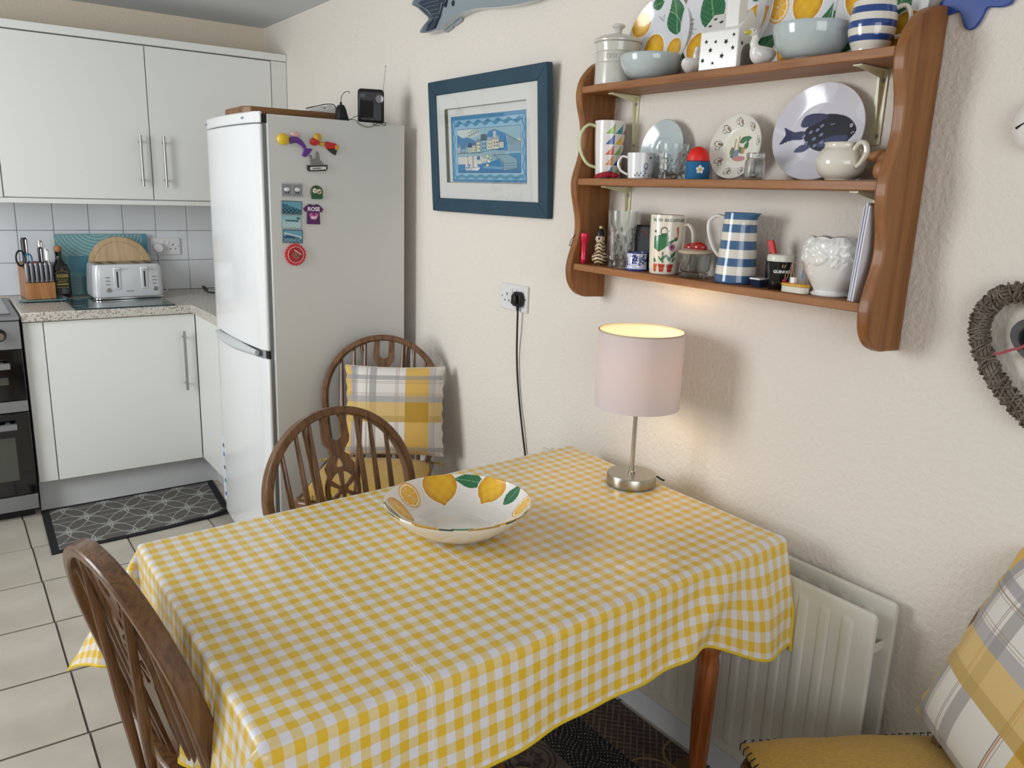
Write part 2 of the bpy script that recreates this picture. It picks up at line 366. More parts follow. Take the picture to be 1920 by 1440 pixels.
# ---------------- kitchen units ----------------
FY = 3.876
def bar_handle(parent, x, y, z0, z1, out=(0, -1)):
    ox, oy = out; h = MB()
    h.tube([(x+ox*.03, y+oy*.03, z0), (x+ox*.03, y+oy*.03, z1)], .006, 12)
    for z in (z0+.03, z1-.03): h.tube([(x, y, z), (x+ox*.03, y+oy*.03, z)], .0045, 8)
    bpy.context.view_layer.update(); o = h.build('handle', M['steel'], parent); o.matrix_parent_inverse = parent.matrix_world.inverted(); return o
bu = thing('base_cabinet', 'white handled base cabinet under the worktop beside the cooker', 'cabinet', (-.9, 4.1, 0))
def wp(mb, name, m, parent, bevel=0, off=None):   # build in world coords under a root
    o = mb.build(name, m, parent, bevel); r = parent
    while r.parent is not None: r = r.parent
    bpy.context.view_layer.update(); o.matrix_parent_inverse = parent.matrix_world.inverted(); return o
wp(MB().box(-1.272, -.578, FY+.02, YB-.012, .145, .858), 'body', M['cabside'], bu)
wp(MB().box(-1.272, -1.198, FY, FY+.019, .147, .855), 'filler_panel', M['cabside'], bu, .0015)
d = wp(MB().box(-1.194, -.579, FY, FY+.019, .147, .855), 'door', M['cab'], bu, .0015)
h = bar_handle(d, -.636, FY, .50, .78)
wp(MB().box(-1.272, -.50, 3.93, 3.95, 0, .144), 'plinth', M['plinth'], bu)
bu2 = thing('base_cabinet', 'plain white corner base cabinet squeezed between the worktop corner and the fridge', 'cabinet', (-.3, 3.65, 0))
wp(MB().box(-.556, -.01, 3.43, 4.44, .145, .858).v and MB().box(-.556, -.01, 3.43, 3.87, .145, .858), 'body', M['cabside'], bu2)
wp(MB().box(-.577, -.557, 3.425, 3.872, .147, .855), 'door', M['cab'], bu2, .0015)
wp(MB().box(-.50, -.48, 3.43, 3.93, 0, .144), 'plinth', M['plinth'], bu2)
wt = mat('speckled terrazzo worktop', (196, 190, 180), .35, coat=.15)
n, l = nodes(wt); tc = n.new('ShaderNodeTexCoord'); col = None
def speck(scale, thr, c, prev):
    v = n.new('ShaderNodeTexVoronoi'); v.inputs['Scale'].default_value = scale; v.inputs['Randomness'].default_value = 1; l.new(tc.outputs['Object'], v.inputs['Vector'])
    m1 = n.new('ShaderNodeMath'); m1.operation = 'LESS_THAN'; m1.inputs[1].default_value = thr; l.new(v.outputs['Distance'], m1.inputs[0])
    sp = n.new('ShaderNodeSeparateColor'); l.new(v.outputs['Color'], sp.inputs[0]); m2 = n.new('ShaderNodeMath'); m2.operation = 'GREATER_THAN'; m2.inputs[1].default_value = .55; l.new(sp.outputs[0], m2.inputs[0])
    m3 = n.new('ShaderNodeMath'); m3.operation = 'MULTIPLY'; l.new(m1.outputs[0], m3.inputs[0]); l.new(m2.outputs[0], m3.inputs[1])
    mx = n.new('ShaderNodeMix'); mx.data_type = 'RGBA'; l.new(m3.outputs[0], mx.inputs[0]); mx.inputs[7].default_value = L4(c)
    if prev is None: mx.inputs[6].default_value = L4((198, 192, 182))
    else: l.new(prev, mx.inputs[6])
    return mx.outputs[2]
col = speck(90, .42, (158, 146, 136), None); col = speck(160, .3, (92, 82, 78), col); col = speck(60, .25, (140, 118, 106), col); col = speck(120, .25, (226, 222, 214), col)
l.new(col, n['Principled BSDF'].inputs['Base Color'])
ws = MB().prism([(-1.276, 3.856), (-.595, 3.856), (-.595, 3.425), (-.002, 3.425), (-.002, YB-.01), (-1.276, YB-.01)], .86, .90)
tag(ws.build('worktop', wt, None, .004), 'pale speckled terrazzo-look worktop running round the corner', 'worktop')
# wall cabinet
wc = thing('wall_cabinet', 'wide white double-door wall cabinet above the worktop', 'cabinet', (-.65, 4.3, 1.36))
CY = 4.142
wp(MB().box(-1.30, -.002, CY+.02, YB-.001, 1.362, 2.05), 'body', M['cabside'], wc)
for (xa, xb, hx) in ((-1.268, -.666, -.712), (-.662, -.083, -.610)):
    d = wp(MB().box(xa, xb, CY, CY+.019, 1.366, 2.046), 'door', M['cab'], wc, .0015)
    h = bar_handle(d, hx, CY, 1.425, 1.655)
wp(MB().box(-.079, -.002, CY+.002, CY+.019, 1.363, 2.05), 'filler_panel', M['cabside'], wc, .001)
wp(MB().box(-1.30, -1.272, CY-.004, CY+.019, 1.363, 2.05), 'end_panel', M['cabside'], wc, .001)
wp(MB().box(-1.62, -.002, CY-.008, YB-.001, 2.052, 2.085), 'cornice', M['cab'], wc, .002)
wp(MB().box(-1.62, -.002, CY-.004, CY+.016, 1.340, 1.361), 'pelmet', M['cab'], wc, .002)
wc2 = thing('wall_cabinet', 'next white wall cabinet, only a sliver showing at the left edge', 'cabinet', (-1.45, 4.3, 1.36))
wp(MB().box(-1.62, -1.303, CY+.02, YB-.001, 1.362, 2.05), 'body', M['cabside'], wc2)
wp(MB().box(-1.618, -1.304, CY, CY+.019, 1.366, 2.046), 'door', M['cab'], wc2, .0015)
# cooker
ck = thing('cooker', 'silver and black double-oven cooker at the left edge', 'cooker', (-1.58, 4.1, 0))
cf = 3.842
wp(MB().box(-1.88, -1.284, cf+.03, YB-.02, .05, .87), 'body', M['cooker'], ck, .003)
wp(MB().box(-1.882, -1.282, cf+.0, YB-.02, .872, .893), 'hob_surround', M['cooker'], ck, .004)
wp(MB().box(-1.86, -1.31, cf+.04, YB-.06, .893, .899), 'hob_glass', M['hob'], ck, .002)
wp(MB().box(-1.88, -1.284, cf, cf+.029, .752, .870), 'control_panel', M['cooker'], ck, .003)
for x in (-1.36, -1.45, -1.54, -1.63, -1.72, -1.80):
    k = wp(MB().lathe([(0, -.034), (.017, -.034), (.020, -.028), (.021, -.01), (.026, -.006), (.026, 0)], 28, Matrix.Translation((x-.0, cf-.001, .815)) @ Matrix.Rotation(-PI/2, 4, 'X') @ Matrix.Rotation(0, 4, 'X')), 'control_knob', M['blackp'], ck)
    kk = wp(MB().lathe([(0, .035), (.016, .035), (.016, .04), (0, .04)], 24, Matrix.Translation((x, cf, .815)) @ Matrix.Rotation(PI/2, 4, 'X')), 'knob_cap', M['chrome'], k)
def oven_door(za, zb, hz):
    d = wp(MB().box(-1.88, -1.284, cf+.002, cf+.029, za, zb), 'oven_door', M['ovenglass'], ck, .003)
    wp(MB().box(-1.82, -1.345, cf-.001, cf+.001, za+.07, hz-.055), 'oven_window', M['oveninner'], d)
    h = MB().box(-1.83, -1.335, cf-.045, cf-.025, hz-.013, hz+.013)
    for x in (-1.8, -1.365): h.box(x-.01, x+.01, cf-.03, cf+.005, hz-.01, hz+.01)
    wp(h, 'handle', M['cooker'], d, .003)
oven_door(.535, .748, .69); oven_door(.115, .480, .43)
wp(MB().box(-1.88, -1.284, cf, cf+.029, .484, .531), 'trim_strip', M['cooker'], ck, .002)
wp(MB().box(-1.88, -1.284, cf, cf+.029, .045, .111), 'bottom_strip', M['cooker'], ck, .002)
wp(MB().box(-1.86, -1.30, cf+.05, YB-.1, 0, .05), 'base', M['blackp'], ck)

# ---------------- fridge ----------------
FX, FYn, FYf, FH = -.578, 2.786, 3.405, 1.685
fr = thing('fridge_freezer', 'tall white fridge freezer with magnets down its side', 'fridge', (-.3, 3.1, 0))
wp(MB().box(FX, -.055, FYn, FYf, .02, FH), 'body', M['fridgeside'], fr, .004)
wp(MB().box(FX-.012, FX, FYn+.012, FYf-.01, .03, FH-.01), 'gasket', M['gasket'], fr)
def fdoor(za, zb, name):
    ys = np.linspace(FYn+.002, FYf, 24); pts = []
    for y in ys:
        t = (y-(FYn+FYf)/2)/((FYf-FYn)/2); pts.append((-.632+.020*t*t+.012*max(0, abs(t)-.93)/.07*max(0, abs(t)-.93)/.07, y))
    pts = [(-.592, FYn+.002)]+pts+[(-.592, FYf)]
    return wp(MB().prism([(a, b) for a, b in pts], za, zb), name, M['fridge'], fr, .004)
d1 = fdoor(.872, 1.652, 'fridge_door'); cap = fdoor(1.655, 1.692, 'top_trim'); d2 = fdoor(.06, .842, 'freezer_door')
wp(MB().box(-.60, FX-.012, FYn+.006, FYn+.03, .842, .872), 'hinge', M['blackp'], fr)
wp(MB().box(-.596, FX+.0, FYn+.001, FYn+.05, 1.655, 1.684), 'hinge', M['blackp'], fr)
hp = []
for i in range(19):
    t = i/18; hp.append((-.640+.018*(2*t-1)**2, 2.85+t*.50, .857))
wp(MB().tube(hp, [.010+.009*math.sin(PI*i/18) for i in range(19)], 10, flat=.9, up=(0, 0, 1)), 'handle', mat('pale grey handle', (196, 200, 202), .3, coat=.2), fr)
wp(MB().box(-.60, -.592, FYn+.02, FYf-.01, .843, .871), 'door_gap', M['gasket'], fr)
lab = wp(MB().box(-.6265, -.6245, 3.33, 3.385, .12, .40).v and MB().box(-.6175, -.6135, 3.345, 3.39, .11, .40), 'sticker', mat('sticker', (214, 222, 232), .5), fr)
for i, (z, c) in enumerate(((.14, (40, 90, 160)), (.20, (60, 140, 120)), (.26, (90, 90, 90)), (.32, (60, 120, 170)), (.36, (80, 80, 90)))):
    wp(MB().box(-.6183, -.6174, 3.352, 3.372, z-.008, z+.008), 'sticker_mark', mat('sticker mark', c, .5), lab)
for (y, t_, s) in ((3.37, '|||', .012), (2.90, '==', .010)):
    wp(MB().box(-.6195 if y > 3.2 else -.6255, -.610, y-.012, y+.012, 1.670, 1.677), 'badge', M['gasket'], fr)
wp(MB().box(-.52, -.1, FYn+.05, FYf-.05, 0, .02), 'base', M['blackp'], fr)

# ---------------- fridge magnets ----------------
MY = FYn-.0005
def XZ(x, z, s=1, rot=0, dy=0):   # local XY plane -> upright facing -y at (x, MY, z)
    return Matrix.Translation((x, MY-dy, z)) @ Matrix.Rotation(PI/2, 4, 'X') @ Matrix.Rotation(rot, 4, 'Z') @ Matrix.Scale(s, 4)
def mag(name, label, x, z, rot=0):
    o = thing(name, label, 'magnet', (0, 0, 0), group='fridge magnets'); o.matrix_world = XZ(x, z, 1, rot); return o
def lp(o, mb, name, m, bevel=0): return mb.build(name, m, o, bevel)
def plain(c, r=.4, coat=.2): return mat('enamel %d %d %d' % c, c, r, coat=coat)
g = mag('mermaid_magnet', 'purple tailed mermaid fridge magnet with round yellow head', -.49, 1.602)
lp(g, MB().ball((-.035, .004, .008), .022, .019, .010), 'head', plain((226, 190, 40)))
lp(g, MB().tube(cr([(-.012, 0, .006), (.01, .004, .007), (.03, -.006, .006), (.045, -.026, .005)], 5), [.014, .014, .014, .013, .013, .013, .012, .012, .012, .011, .010, .009, .008, .007, .006, .005], 10, flat=.8), 'tail', plain((96, 52, 142)))
lp(g, MB().prism([(.040, -.022), (.070, -.022), (.062, -.034), (.045, -.052), (.030, -.048), (.036, -.034)], .001, .008), 'tail_fin', plain((96, 52, 142)), .002)
lp(g, MB().ball((.008, .022, .006), .018, .010, .006), 'arm', plain((226, 180, 176)))
g = mag('figure_magnet', 'small lumpy red and gold magnet right of the mermaid', -.405, 1.610)
lp(g, MB().ball((.003, .010, .008), .015, .014, .009).ball((.02, -.012, .006), .012, .008, .006), 'head', plain((206, 160, 56)))
lp(g, MB().ball((-.008, -.006, .007), .018, .013, .008), 'body', plain((196, 36, 40)))
g = mag('red_magnet', 'red, gold and black shield-like magnet at the upper right', -.349, 1.590)
lp(g, MB().prism([(-.026, .014), (-.018, .018), (.018, .012), (.024, -.004), (-.020, -.008)], 0, .008), 'red_top', plain((200, 34, 38)), .002)
lp(g, MB().prism([(-.018, -.008), (.022, -.005), (.014, -.028), (-.002, -.020)], 0, .008), 'black_base', plain((34, 40, 32)), .002)
lp(g, MB().prism([(.012, .006), (.026, .008), (.024, -.008), (.012, -.010)], .002, .010), 'gold_side', plain((206, 160, 56)), .001)
g = mag('castle_magnet', 'grey castle and boat magnet with a black and white nameplate', -.405, 1.525)
lp(g, MB().prism([(-.024, -.004), (-.026, .034), (-.020, .034), (-.018, .020), (-.004, .022), (0, .046), (.006, .046), (.010, .020), (.020, .010), (.024, -.004)], 0, .007), 'castle', plain((128, 126, 124), .6), .001)
lp(g, MB().prism([(-.036, .0), (-.036, -.016), (-.03, -.022), (.03, -.018), (.037, -.012), (.037, .004), (.033, .002), (-.03, -.003)], 0, .010), 'nameplate', plain((20, 20, 22)), .001)
lp(g, MB().prism([(-.028, -.007), (-.028, -.018), (.031, -.013), (.031, -.003)], .010, .011), 'name_panel', plain((226, 222, 214)))
lp(g, MB().prism([(-.020, -.011), (-.020, -.014), (.012, -.011), (.012, -.008)], .011, .0114), 'lettering', plain((60, 60, 60)))
g = mag('sheep_magnet', 'grey double-picture magnet of two white sheep', -.498, 1.437)
lp(g, MB().box(-.040, .040, -.024, .024, 0, .003), 'plate', plain((186, 188, 190)), .001)
for sx in (-.019, .019):
    t_ = lp(g, MB().box(sx-.017, sx+.017, -.020, .020, .003, .004), 'picture', plain((140, 144, 150)))
    lp(t_, MB().ball((sx, .002, .005), .010, .007, .003), 'sheep_body', plain((232, 232, 232)))
    lp(t_, MB().box(sx-.006, sx-.003, -.012, -.004, .004, .005).box(sx+.003, sx+.006, -.012, -.004, .004, .005), 'sheep_legs', plain((30, 30, 30)))
g = mag('badge_magnet', 'round green and cream badge magnet with sheep faces', -.408, 1.433)
lp(g, MB().lathe([(0, 0), (.023, 0), (.024, .003), (.02, .007), (0, .008)], 24, Matrix.Diagonal((1, .95, 1, 1))), 'disc', plain((58, 84, 50)))
lp(g, MB().ball((-.008, .004, .008), .008, .009, .003).ball((.008, .002, .008), .009, .009, .003), 'faces', plain((224, 214, 186)))
lp(g, MB().ball((.006, .0, .011), .003, .004, .001).ball((.012, .003, .011), .002, .002, .001).ball((-.010, .004, .011), .002, .002, .001), 'eyes', plain((20, 20, 20)))
lp(g, MB().prism([(-.022, -.012), (.022, -.012), (.020, -.024), (-.020, -.024)], .002, .008), 'banner', plain((24, 92, 60)), .001)
sea = [(('dark blue harbour view picture magnet, topmost of three', -.500, 1.377), (92, 120, 134), 0), (('pale surf beach picture magnet, middle of three', -.503, 1.328), (150, 176, 180), 1), (('deep blue coastline picture magnet, lowest of three', -.500, 1.278), (88, 108, 124), 2)]
for (lb, x, z), fc, k in sea:
    g = mag('picture_magnet', lb, x, z, -.03)
    lp(g, MB().box(-.037, .037, -.0235, .0235, 0, .003), 'frame', plain(fc), .0008)
    U, V = np.meshgrid(np.linspace(-.033, .033, 60), np.linspace(-.020, .020, 40)); p = Paint(U, V, (110, 170, 190) if k != 1 else (150, 196, 204))
    nz = np.sin(U*420+k*3)*np.sin(V*510+k)+.6*np.sin(U*900+V*700+k*2)
    if k == 0: p.put(V+.3*U < .004+nz*.002, (48, 102, 122)); p.put((nz > .7) & (V < .006), (120, 170, 186)); p.put((V < -.006) & (nz < -.2), (26, 60, 70))
    if k == 1: p.put((V < .006) & (nz > .2), (214, 228, 228)); p.rect(-.022, .026, .001, .007, (70, 110, 120)); p.rect(.018, .03, .010, .016, (60, 90, 100)); p.put((V < -.004) & (nz > -.3), (196, 218, 218))
    if k == 2: p.put(V < .010-.5*np.abs(U+.01), (32, 84, 116)); p.put((np.abs(V-.004+.2*U) < .003), (196, 214, 222)); p.put((V < -.006) & (nz > .1), (150, 196, 206))
    surf('picture', U, V, U*0+.0033, M['gloss'], g, col=p.c)
g = mag('shirt_magnet', 'purple T-shirt shaped magnet reading ROSE', -.421, 1.357)
lp(g, MB().prism([(-.012, .034), (-.022, .031), (-.038, .018), (-.031, .006), (-.024, .010), (-.026, -.036), (.024, -.037), (.022, .010), (.029, .004), (.037, .016), (.022, .031), (.012, .034), (0, .030)], 0, .004), 'shirt', plain((86, 34, 96)), .001)
hpts = [(math.sin(t)**3*.017, (13*math.cos(t)-5*math.cos(2*t)-2*math.cos(3*t)-math.cos(4*t))/16*.015-.008) for t in np.linspace(0, 2*PI, 32, endpoint=False)]
lp(g, MB().prism(hpts[::-1], .004, .0045), 'heart_print', plain((206, 110, 160)))
for s_, sz, yy, c in (('ROSE', .019, .016, (250, 240, 250)), ('VERY', .006, -.003, (120, 40, 110)), ('BEST', .011, -.014, (250, 240, 250))):
    me = text_mesh(s_, sz, .0003, .0005); warp(me, lambda a, b, c_: (a, b+yy, c_+.005)); link('lettering', me, plain(c), g)
g = mag('bottle_cap_magnet', 'red bottle cap magnet, lowest on the fridge side', -.493, 1.214)
pts = []
for i in range(84): a = 2*PI*i/84; rr = .0375+.0022*math.cos(a*21); pts.append((rr*math.cos(a), rr*math.sin(a)))
lp(g, MB().prism(pts, 0, .008), 'cap', plain((206, 40, 52), .35), .001)
lp(g, MB().lathe([(.0275, .008), (.0275, .0095), (.029, .0095), (.029, .008)], 40, cap=False), 'ring', plain((240, 220, 216)))
lp(g, MB().lathe([(0, .008), (.0272, .008), (.0272, .009), (0, .009)], 40), 'disc', plain((176, 36, 46)))
lp(g, MB().prism([(-.014, -.004), (-.010, .006), (.0, .012), (.012, -.002), (.010, -.014), (-.002, -.018)], .009, .0105), 'emblem', plain((150, 92, 82)), .0005)
lp(g, MB().prism([(-.008, .016), (-.005, .019), (.020, .002), (.018, -.001)], .0105, .0112), 'bar', plain((226, 196, 190)))

# ---------------- on top of the fridge ----------------
zt = FH+.001
o = thing('bread_board', 'thick brown wooden board lying on the fridge top', 'board', (-.40, 3.07, zt), -.02)
pts = [(-.185, -.12), (.17, -.12), (.17, .12), (-.185, .12)]
MB().prism([(-.20, -.10), (-.175, -.13), (.16, -.13), (.18, -.11), (.18, .11), (.16, .13), (-.175, .13), (-.20, .11)], 0, .034).build('board', M['traywood'], o, .004)
o = thing('spectacle_pouch', 'white pouch with black line drawings on the wooden board', 'pouch', (-.285, 3.03, zt+.035), .1)
U, V = np.meshgrid(np.linspace(0, 1, 70), np.linspace(0, 1, 40)); th = V*PI
X = -.065+.13*U; Zz = (.014+.026*U)*np.sin(th)*(1-(2*U-1)**8*.8); Yy = .03*np.cos(th)
p = Paint(U*.13, V*.05, (222, 222, 220))
for (a, b, r) in ((.10, .018, .013), (.10, .018, .007), (.055, .016, .005), (.07, .03, .008), (.03, .022, .006)): p.ring(a, b, r, r, .0011, (60, 60, 64))
p.line([(.01, .02), (.05, .02), (.08, .014)], .0008, (70, 70, 70)); p.put((U < .012) | (U > .985) | (V < .03), (60, 60, 62))
surf('pouch', X, Yy, Zz, M['print'], o, col=p.c)
MB().tube([(-.065, -.030, .003), (-.02, -.031, .003), (.03, -.031, .003), (.065, -.030, .003)], .0016, 6).tube(cr([(-.06, 0, .015), (-.02, 0, .026), (.03, 0, .038), (.06, 0, .036), (.066, 0, .01)], 6), .0018, 6).build('zip', M['thread'], o)
o = thing('radio', 'small black portable radio with raised aerial on the fridge', 'radio', (-.160, 2.855, zt), -.38)
MB().box(-.048, .048, -.022, .022, 0, .122).build('body', M['blackp'], o, .012, seg=3)
MB().lathe([(0, 0), (.014, 0), (.016, -.004), (.015, -.007), (0, -.008)], 28, T((.030, -.022, .088), (-PI/2, 0, 0)) @ Matrix.Rotation(PI, 4, 'X')).build('dial', mat('silver dial', (170, 160, 168), .3, .6), o)
MB().box(-.040, -.022, -.0235, -.022, .090, .103).build('badge', mat('dark badge', (70, 72, 74), .3), o)
MB().box(-.042, .008, -.0232, -.022, .020, .080).build('speaker_grille', mat('grille', (12, 12, 13), .7), o)
MB().tube([(.046, .010, .115), (.051, .012, .16), (.056, .013, .205)], [.002, .0016, .0012], 8).ball((.0562, .013, .207), .0035, n=10).build('aerial', M['chrome'], o)
o = thing('power_adapter', 'black plug adapter lying on the fridge next to radio', 'adapter', (-.285, 2.835, zt), .2)
MB().prism([(-.022, 0), (.026, 0), (.012, .040), (.004, .055), (-.010, .055), (-.020, .040)], -.013, .013, T((0, 0, 0), (PI/2, 0, 0))).build('body', M['blackp'], o, .004)
MB().lathe([(0, 0), (.005, 0), (.004, .01), (0, .012)], 10, T((-.003, 0, .054))).build('cable_boot', M['blackp'], o)
m = MB(); m.tube(cr([(-.288, 2.835, zt+.064), (-.282, 2.84, zt+.085), (-.268, 2.845, zt+.100), (-.250, 2.85, zt+.105), (-.243, 2.858, zt+.10)], 6), .0012, 6)
m.tube(cr([(-.262, 2.825, zt+.006), (-.25, 2.79, zt+.003), (-.243, 2.783, zt-.008), (-.215, 2.782, zt-.018), (-.19, 2.782, zt-.014), (-.165, 2.782, zt-.001), (-.14, 2.783, zt-.008), (-.133, 2.79, zt+.003), (-.137, 2.81, zt+.002)], 6), .0012, 6)
m.tube(cr([(-.262, 2.825, zt+.004), (-.235, 2.81, zt+.02), (-.21, 2.80, zt+.022), (-.19, 2.79, zt+.004), (-.178, 2.783, zt-.009), (-.160, 2.784, zt-.008), (-.150, 2.80, zt+.003)], 6), .0012, 6)
tag(m.build('radio_cable', M['blackp']), 'thin black cable looping over the fridge edge from the radio', 'cable')

# ---------------- worktop things ----------------
WT = .901
o = thing('trivet', 'dark glass trivet under the knife block', 'trivet', (-1.155, 4.20, WT), .0)
MB().prism([(-.085, -.05), (.085, -.05), (.10, .0), (.085, .12), (-.085, .12), (-.10, .0)], .006, .011).build('glass_plate', M['teal'], o, .001)
for (a, b) in ((-.07, -.03), (.07, -.03), (-.07, .09), (.07, .09)): MB().lathe([(0, 0), (.008, 0), (.008, .006), (0, .006)], 12, T((a, b, 0))).build('foot', M['blackp'], o)
kz = WT+.0115
kb = thing('knife_block', 'wooden knife block holding steel knives and scissors', 'knife block', (-1.170, 4.25, kz), .10)
MB().prism([(-.055, 0), (.075, 0), (.075, .16), (-.055, .135)], -.058, .058, Matrix(((0, 0, 1, 0), (1, 0, 0, 0), (0, 1, 0, 0), (0, 0, 0, 1)))).build('block', M['blockwood'], kb, .003)
MB().prism([(-.078, 0), (-.055, 0), (-.055, .075), (-.078, .075)], -.058, .058, Matrix(((0, 0, 1, 0), (1, 0, 0, 0), (0, 1, 0, 0), (0, 0, 0, 1)))).build('front_ledge', M['blockwood'], kb, .002)
kb_m = kb.matrix_world.copy(); bpy.context.view_layer.update(); kbm = kb.matrix_world.copy()
def knife(local, label, name='knife', mt='knifesteel', ln=.085, r=.010, blade=True, tilt=0):
    q = thing(name, label, 'knife', group='knives in the block'); q.matrix_world = kbm @ T(local, (tilt, 0, 0))
    h = MB().tube([(0, 0, 0), (0, 0, .006), (0, 0, .02), (0, 0, ln-.01), (0, 0, ln)], [r*.9, r, r*.9, r, r*.7], 10, flat=.8)
    h.build('handle', M[mt], q)
    MB().tube([(r*.45, -r*.8, .008), (r*.45, -r*.8, ln-.008)], r*.28, 6).build('handle_inlay', M['blackp' if mt == 'knifesteel' else 'steel'], q)
    MB().box(-.0008, .0008, -.008, .006, -.03, 0).build('blade', M['chrome'], q)
    return q
for i in range(6):
    ps = ('at the left end', 'second from left', 'third from left', 'fourth from left', 'fifth from left', 'at the right end')[i]
    knife((-.047+i*.0190, -.0675, .078), 'steel handled steak knife %s of the front row' % ps)
knife((.028, .018, .152), 'black handled kitchen knife at the back right of the block', mt='blackp', ln=.075, r=.009, tilt=-.1)
knife((.05, .0, .150), 'steel kitchen knife with bright handle at the far right of block', mt='chrome', ln=.07, r=.010)
knife((.036, .045, .155), 'tall steel kitchen knife standing behind the black one', mt='steel', ln=.10, r=.011)
knife((-.030, .03, .155), 'tallest black kitchen knife at the back left of block', mt='blackp', ln=.115, r=.014)
sc_ = thing('scissors', 'black and blue handled scissors standing in the knife block', 'scissors'); sc_.matrix_world = kbm @ T((-.045, -.02, .15), (0, 0, .1))
def ringm(cx, cz, rx, rz, r): return MB().tube([(cx+rx*math.cos(a), 0, cz+rz*math.sin(a)) for a in np.linspace(0, 2*PI, 24, endpoint=False)], r, 8, closed=True)
ringm(-.014, .032, .018, .034, .004).build('handle_ring', M['blackp'], sc_)
ringm(.018, .028, .013, .022, .004).build('handle_ring', mat('blue plastic', (44, 120, 160), .4), sc_)['label'] = 'blue handle ring'
MB().box(-.003, .003, -.001, .001, -.03, .01).build('blade', M['chrome'], sc_)
s2 = thing('scissors', 'small red handled scissors low in the knife block', 'scissors'); s2.matrix_world = kbm @ T((-.020, -.04, .142), (0, 0, 0))
ringm(-.014, .010, .010, .013, .003).build('handle_ring', mat('dark red plastic', (130, 40, 48), .4), s2); ringm(.012, .012, .011, .013, .003).build('handle_ring', mat('dark red plastic b', (140, 44, 52), .4), s2)
MB().box(-.002, .002, -.001, .001, -.02, .002).build('blade', M['chrome'], s2)
# oil bottle
ob = thing('oil_bottle', 'dark green square olive oil bottle with gold label and cork-coloured cap', 'bottle', (-1.066, 4.33, WT), .1); ob.scale = (1.12, 1.12, 1.04)
m = MB(); secs = [(0, .031), (.004, .034), (.03, .034), (.12, .0335), (.145, .029), (.163, .017), (.175, .0125), (.198, .0125), (.202, .014), (.206, .0135)]
vs = []; fs = []; nn = 24
for z, r in secs:
    sq = 1 if z < .15 else 0
    for k in range(nn):
        a = 2*PI*k/nn+PI/nn; e = (abs(math.cos(a))**6+abs(math.sin(a))**6)**(-1/6) if z < .13 else (1 if z > .16 else (1+((abs(math.cos(a))**6+abs(math.sin(a))**6)**(-1/6)-1)*.5))
        vs.append((r*e*math.cos(a), r*e*math.sin(a), z))
for i in range(len(secs)-1):
    for k in range(nn): fs.append((i*nn+k, i*nn+(k+1) % nn, (i+1)*nn+(k+1) % nn, (i+1)*nn+k))
fs += [tuple(range(nn))[::-1], tuple(range((len(secs)-1)*nn, len(secs)*nn))]
m.add(vs, fs).build('glass_body', mat('dark olive glass', (14, 18, 12), .06, coat=.8), ob)
MB().lathe([(0, .206), (.0135, .206), (.0145, .21), (.0145, .226), (.012, .23), (0, .23)], 24).build('cap', mat('copper cap', (176, 120, 78), .4), ob)
MB().prism([(-.026, .045), (.026, .045), (.026, .112), (.018, .120), (0, .126), (-.018, .120), (-.026, .112)], .0345, .0352, Matrix(((1, 0, 0, 0), (0, 0, -1, 0), (0, 1, 0, 0), (0, 0, 0, 1)))).build('label_panel', mat('dark green label', (40, 48, 30), .4), ob)
m = MB()
for (x0, x1, za, zb) in ((-.020, .022, .092, .106), (-.022, .022, .083, .0845), (-.018, .018, .075, .077), (-.016, .016, .070, .0715), (-.022, .022, .058, .064), (-.022, .022, .046, .048)): m.box(x0, x1, -.0358, -.0352, za, zb)
m.tube([(-.026, -.0355, .111), (-.016, -.0355, .117), (0, -.0355, .122), (.016, -.0355, .117), (.026, -.0355, .111)], .001, 6)
m.build('label_gold', mat('gold print', (198, 176, 104), .35, .3), ob)
me = text_mesh('BERIO', .012, .0002, .0002); warp(me, lambda a, b, c: (a+.001, -.0361-c, .099+b)); link('lettering', me, plain((90, 74, 34)), ob)
# leaning teal glass board
gb = thing('glass_chopping_board', 'teal glass chopping board with wave pattern leaning on tiles', 'chopping board', (-.86, 4.36, WT), 0)
gb.rotation_euler = (-.20, 0, 0)
U, V = np.meshgrid(np.linspace(-.205, .205, 150), np.linspace(0, .295, 120)); p = Paint(U, V, (112, 158, 162))
t_ = np.hypot(U+.02, (V-.36)*1.0); p.put((V > .19) & ((t_*60 % 1) < .45), (146, 186, 190)); p.put(V < .19, (96, 150, 158)); p.put((V < .19) & (V > .11) & (U > -.16), (78, 138, 160)); p.put((V < .09), (88, 130, 136)); p.put((V < .09) & (((V*70+np.sin(U*60)) % 1) < .2), (110, 152, 156)); p.put(U > .185, (84, 148, 172))
MB().box(-.205, .205, .0005, .006, 0, .295).build('glass', M['teal'], gb, .002)
surf('wave_print', U*.985, U*0, V*.985+.002, M['gloss'], gb, col=p.c)
for x in (-.17, .17): MB().lathe([(0, 0), (.007, 0), (.007, .003), (0, .003)], 10, T((x, .006, .27), (-PI/2, 0, 0))).build('rubber_foot', M['gasket'], gb)
rb = thing('round_board', 'round pale wooden board leaning behind the toaster', 'chopping board', (-.80, 4.31, WT), 0); rb.rotation_euler = (-.22, 0, 0)
MB().lathe([(0, 0), (.128, 0), (.138, .004), (.142, .010), (.138, .017), (.128, .018), (.118, .018), (.115, .0155), (.112, .018), (0, .018)], 64, T((0, 0, .143), (PI/2, 0, 0))).build('board', M['boardwood'], rb)
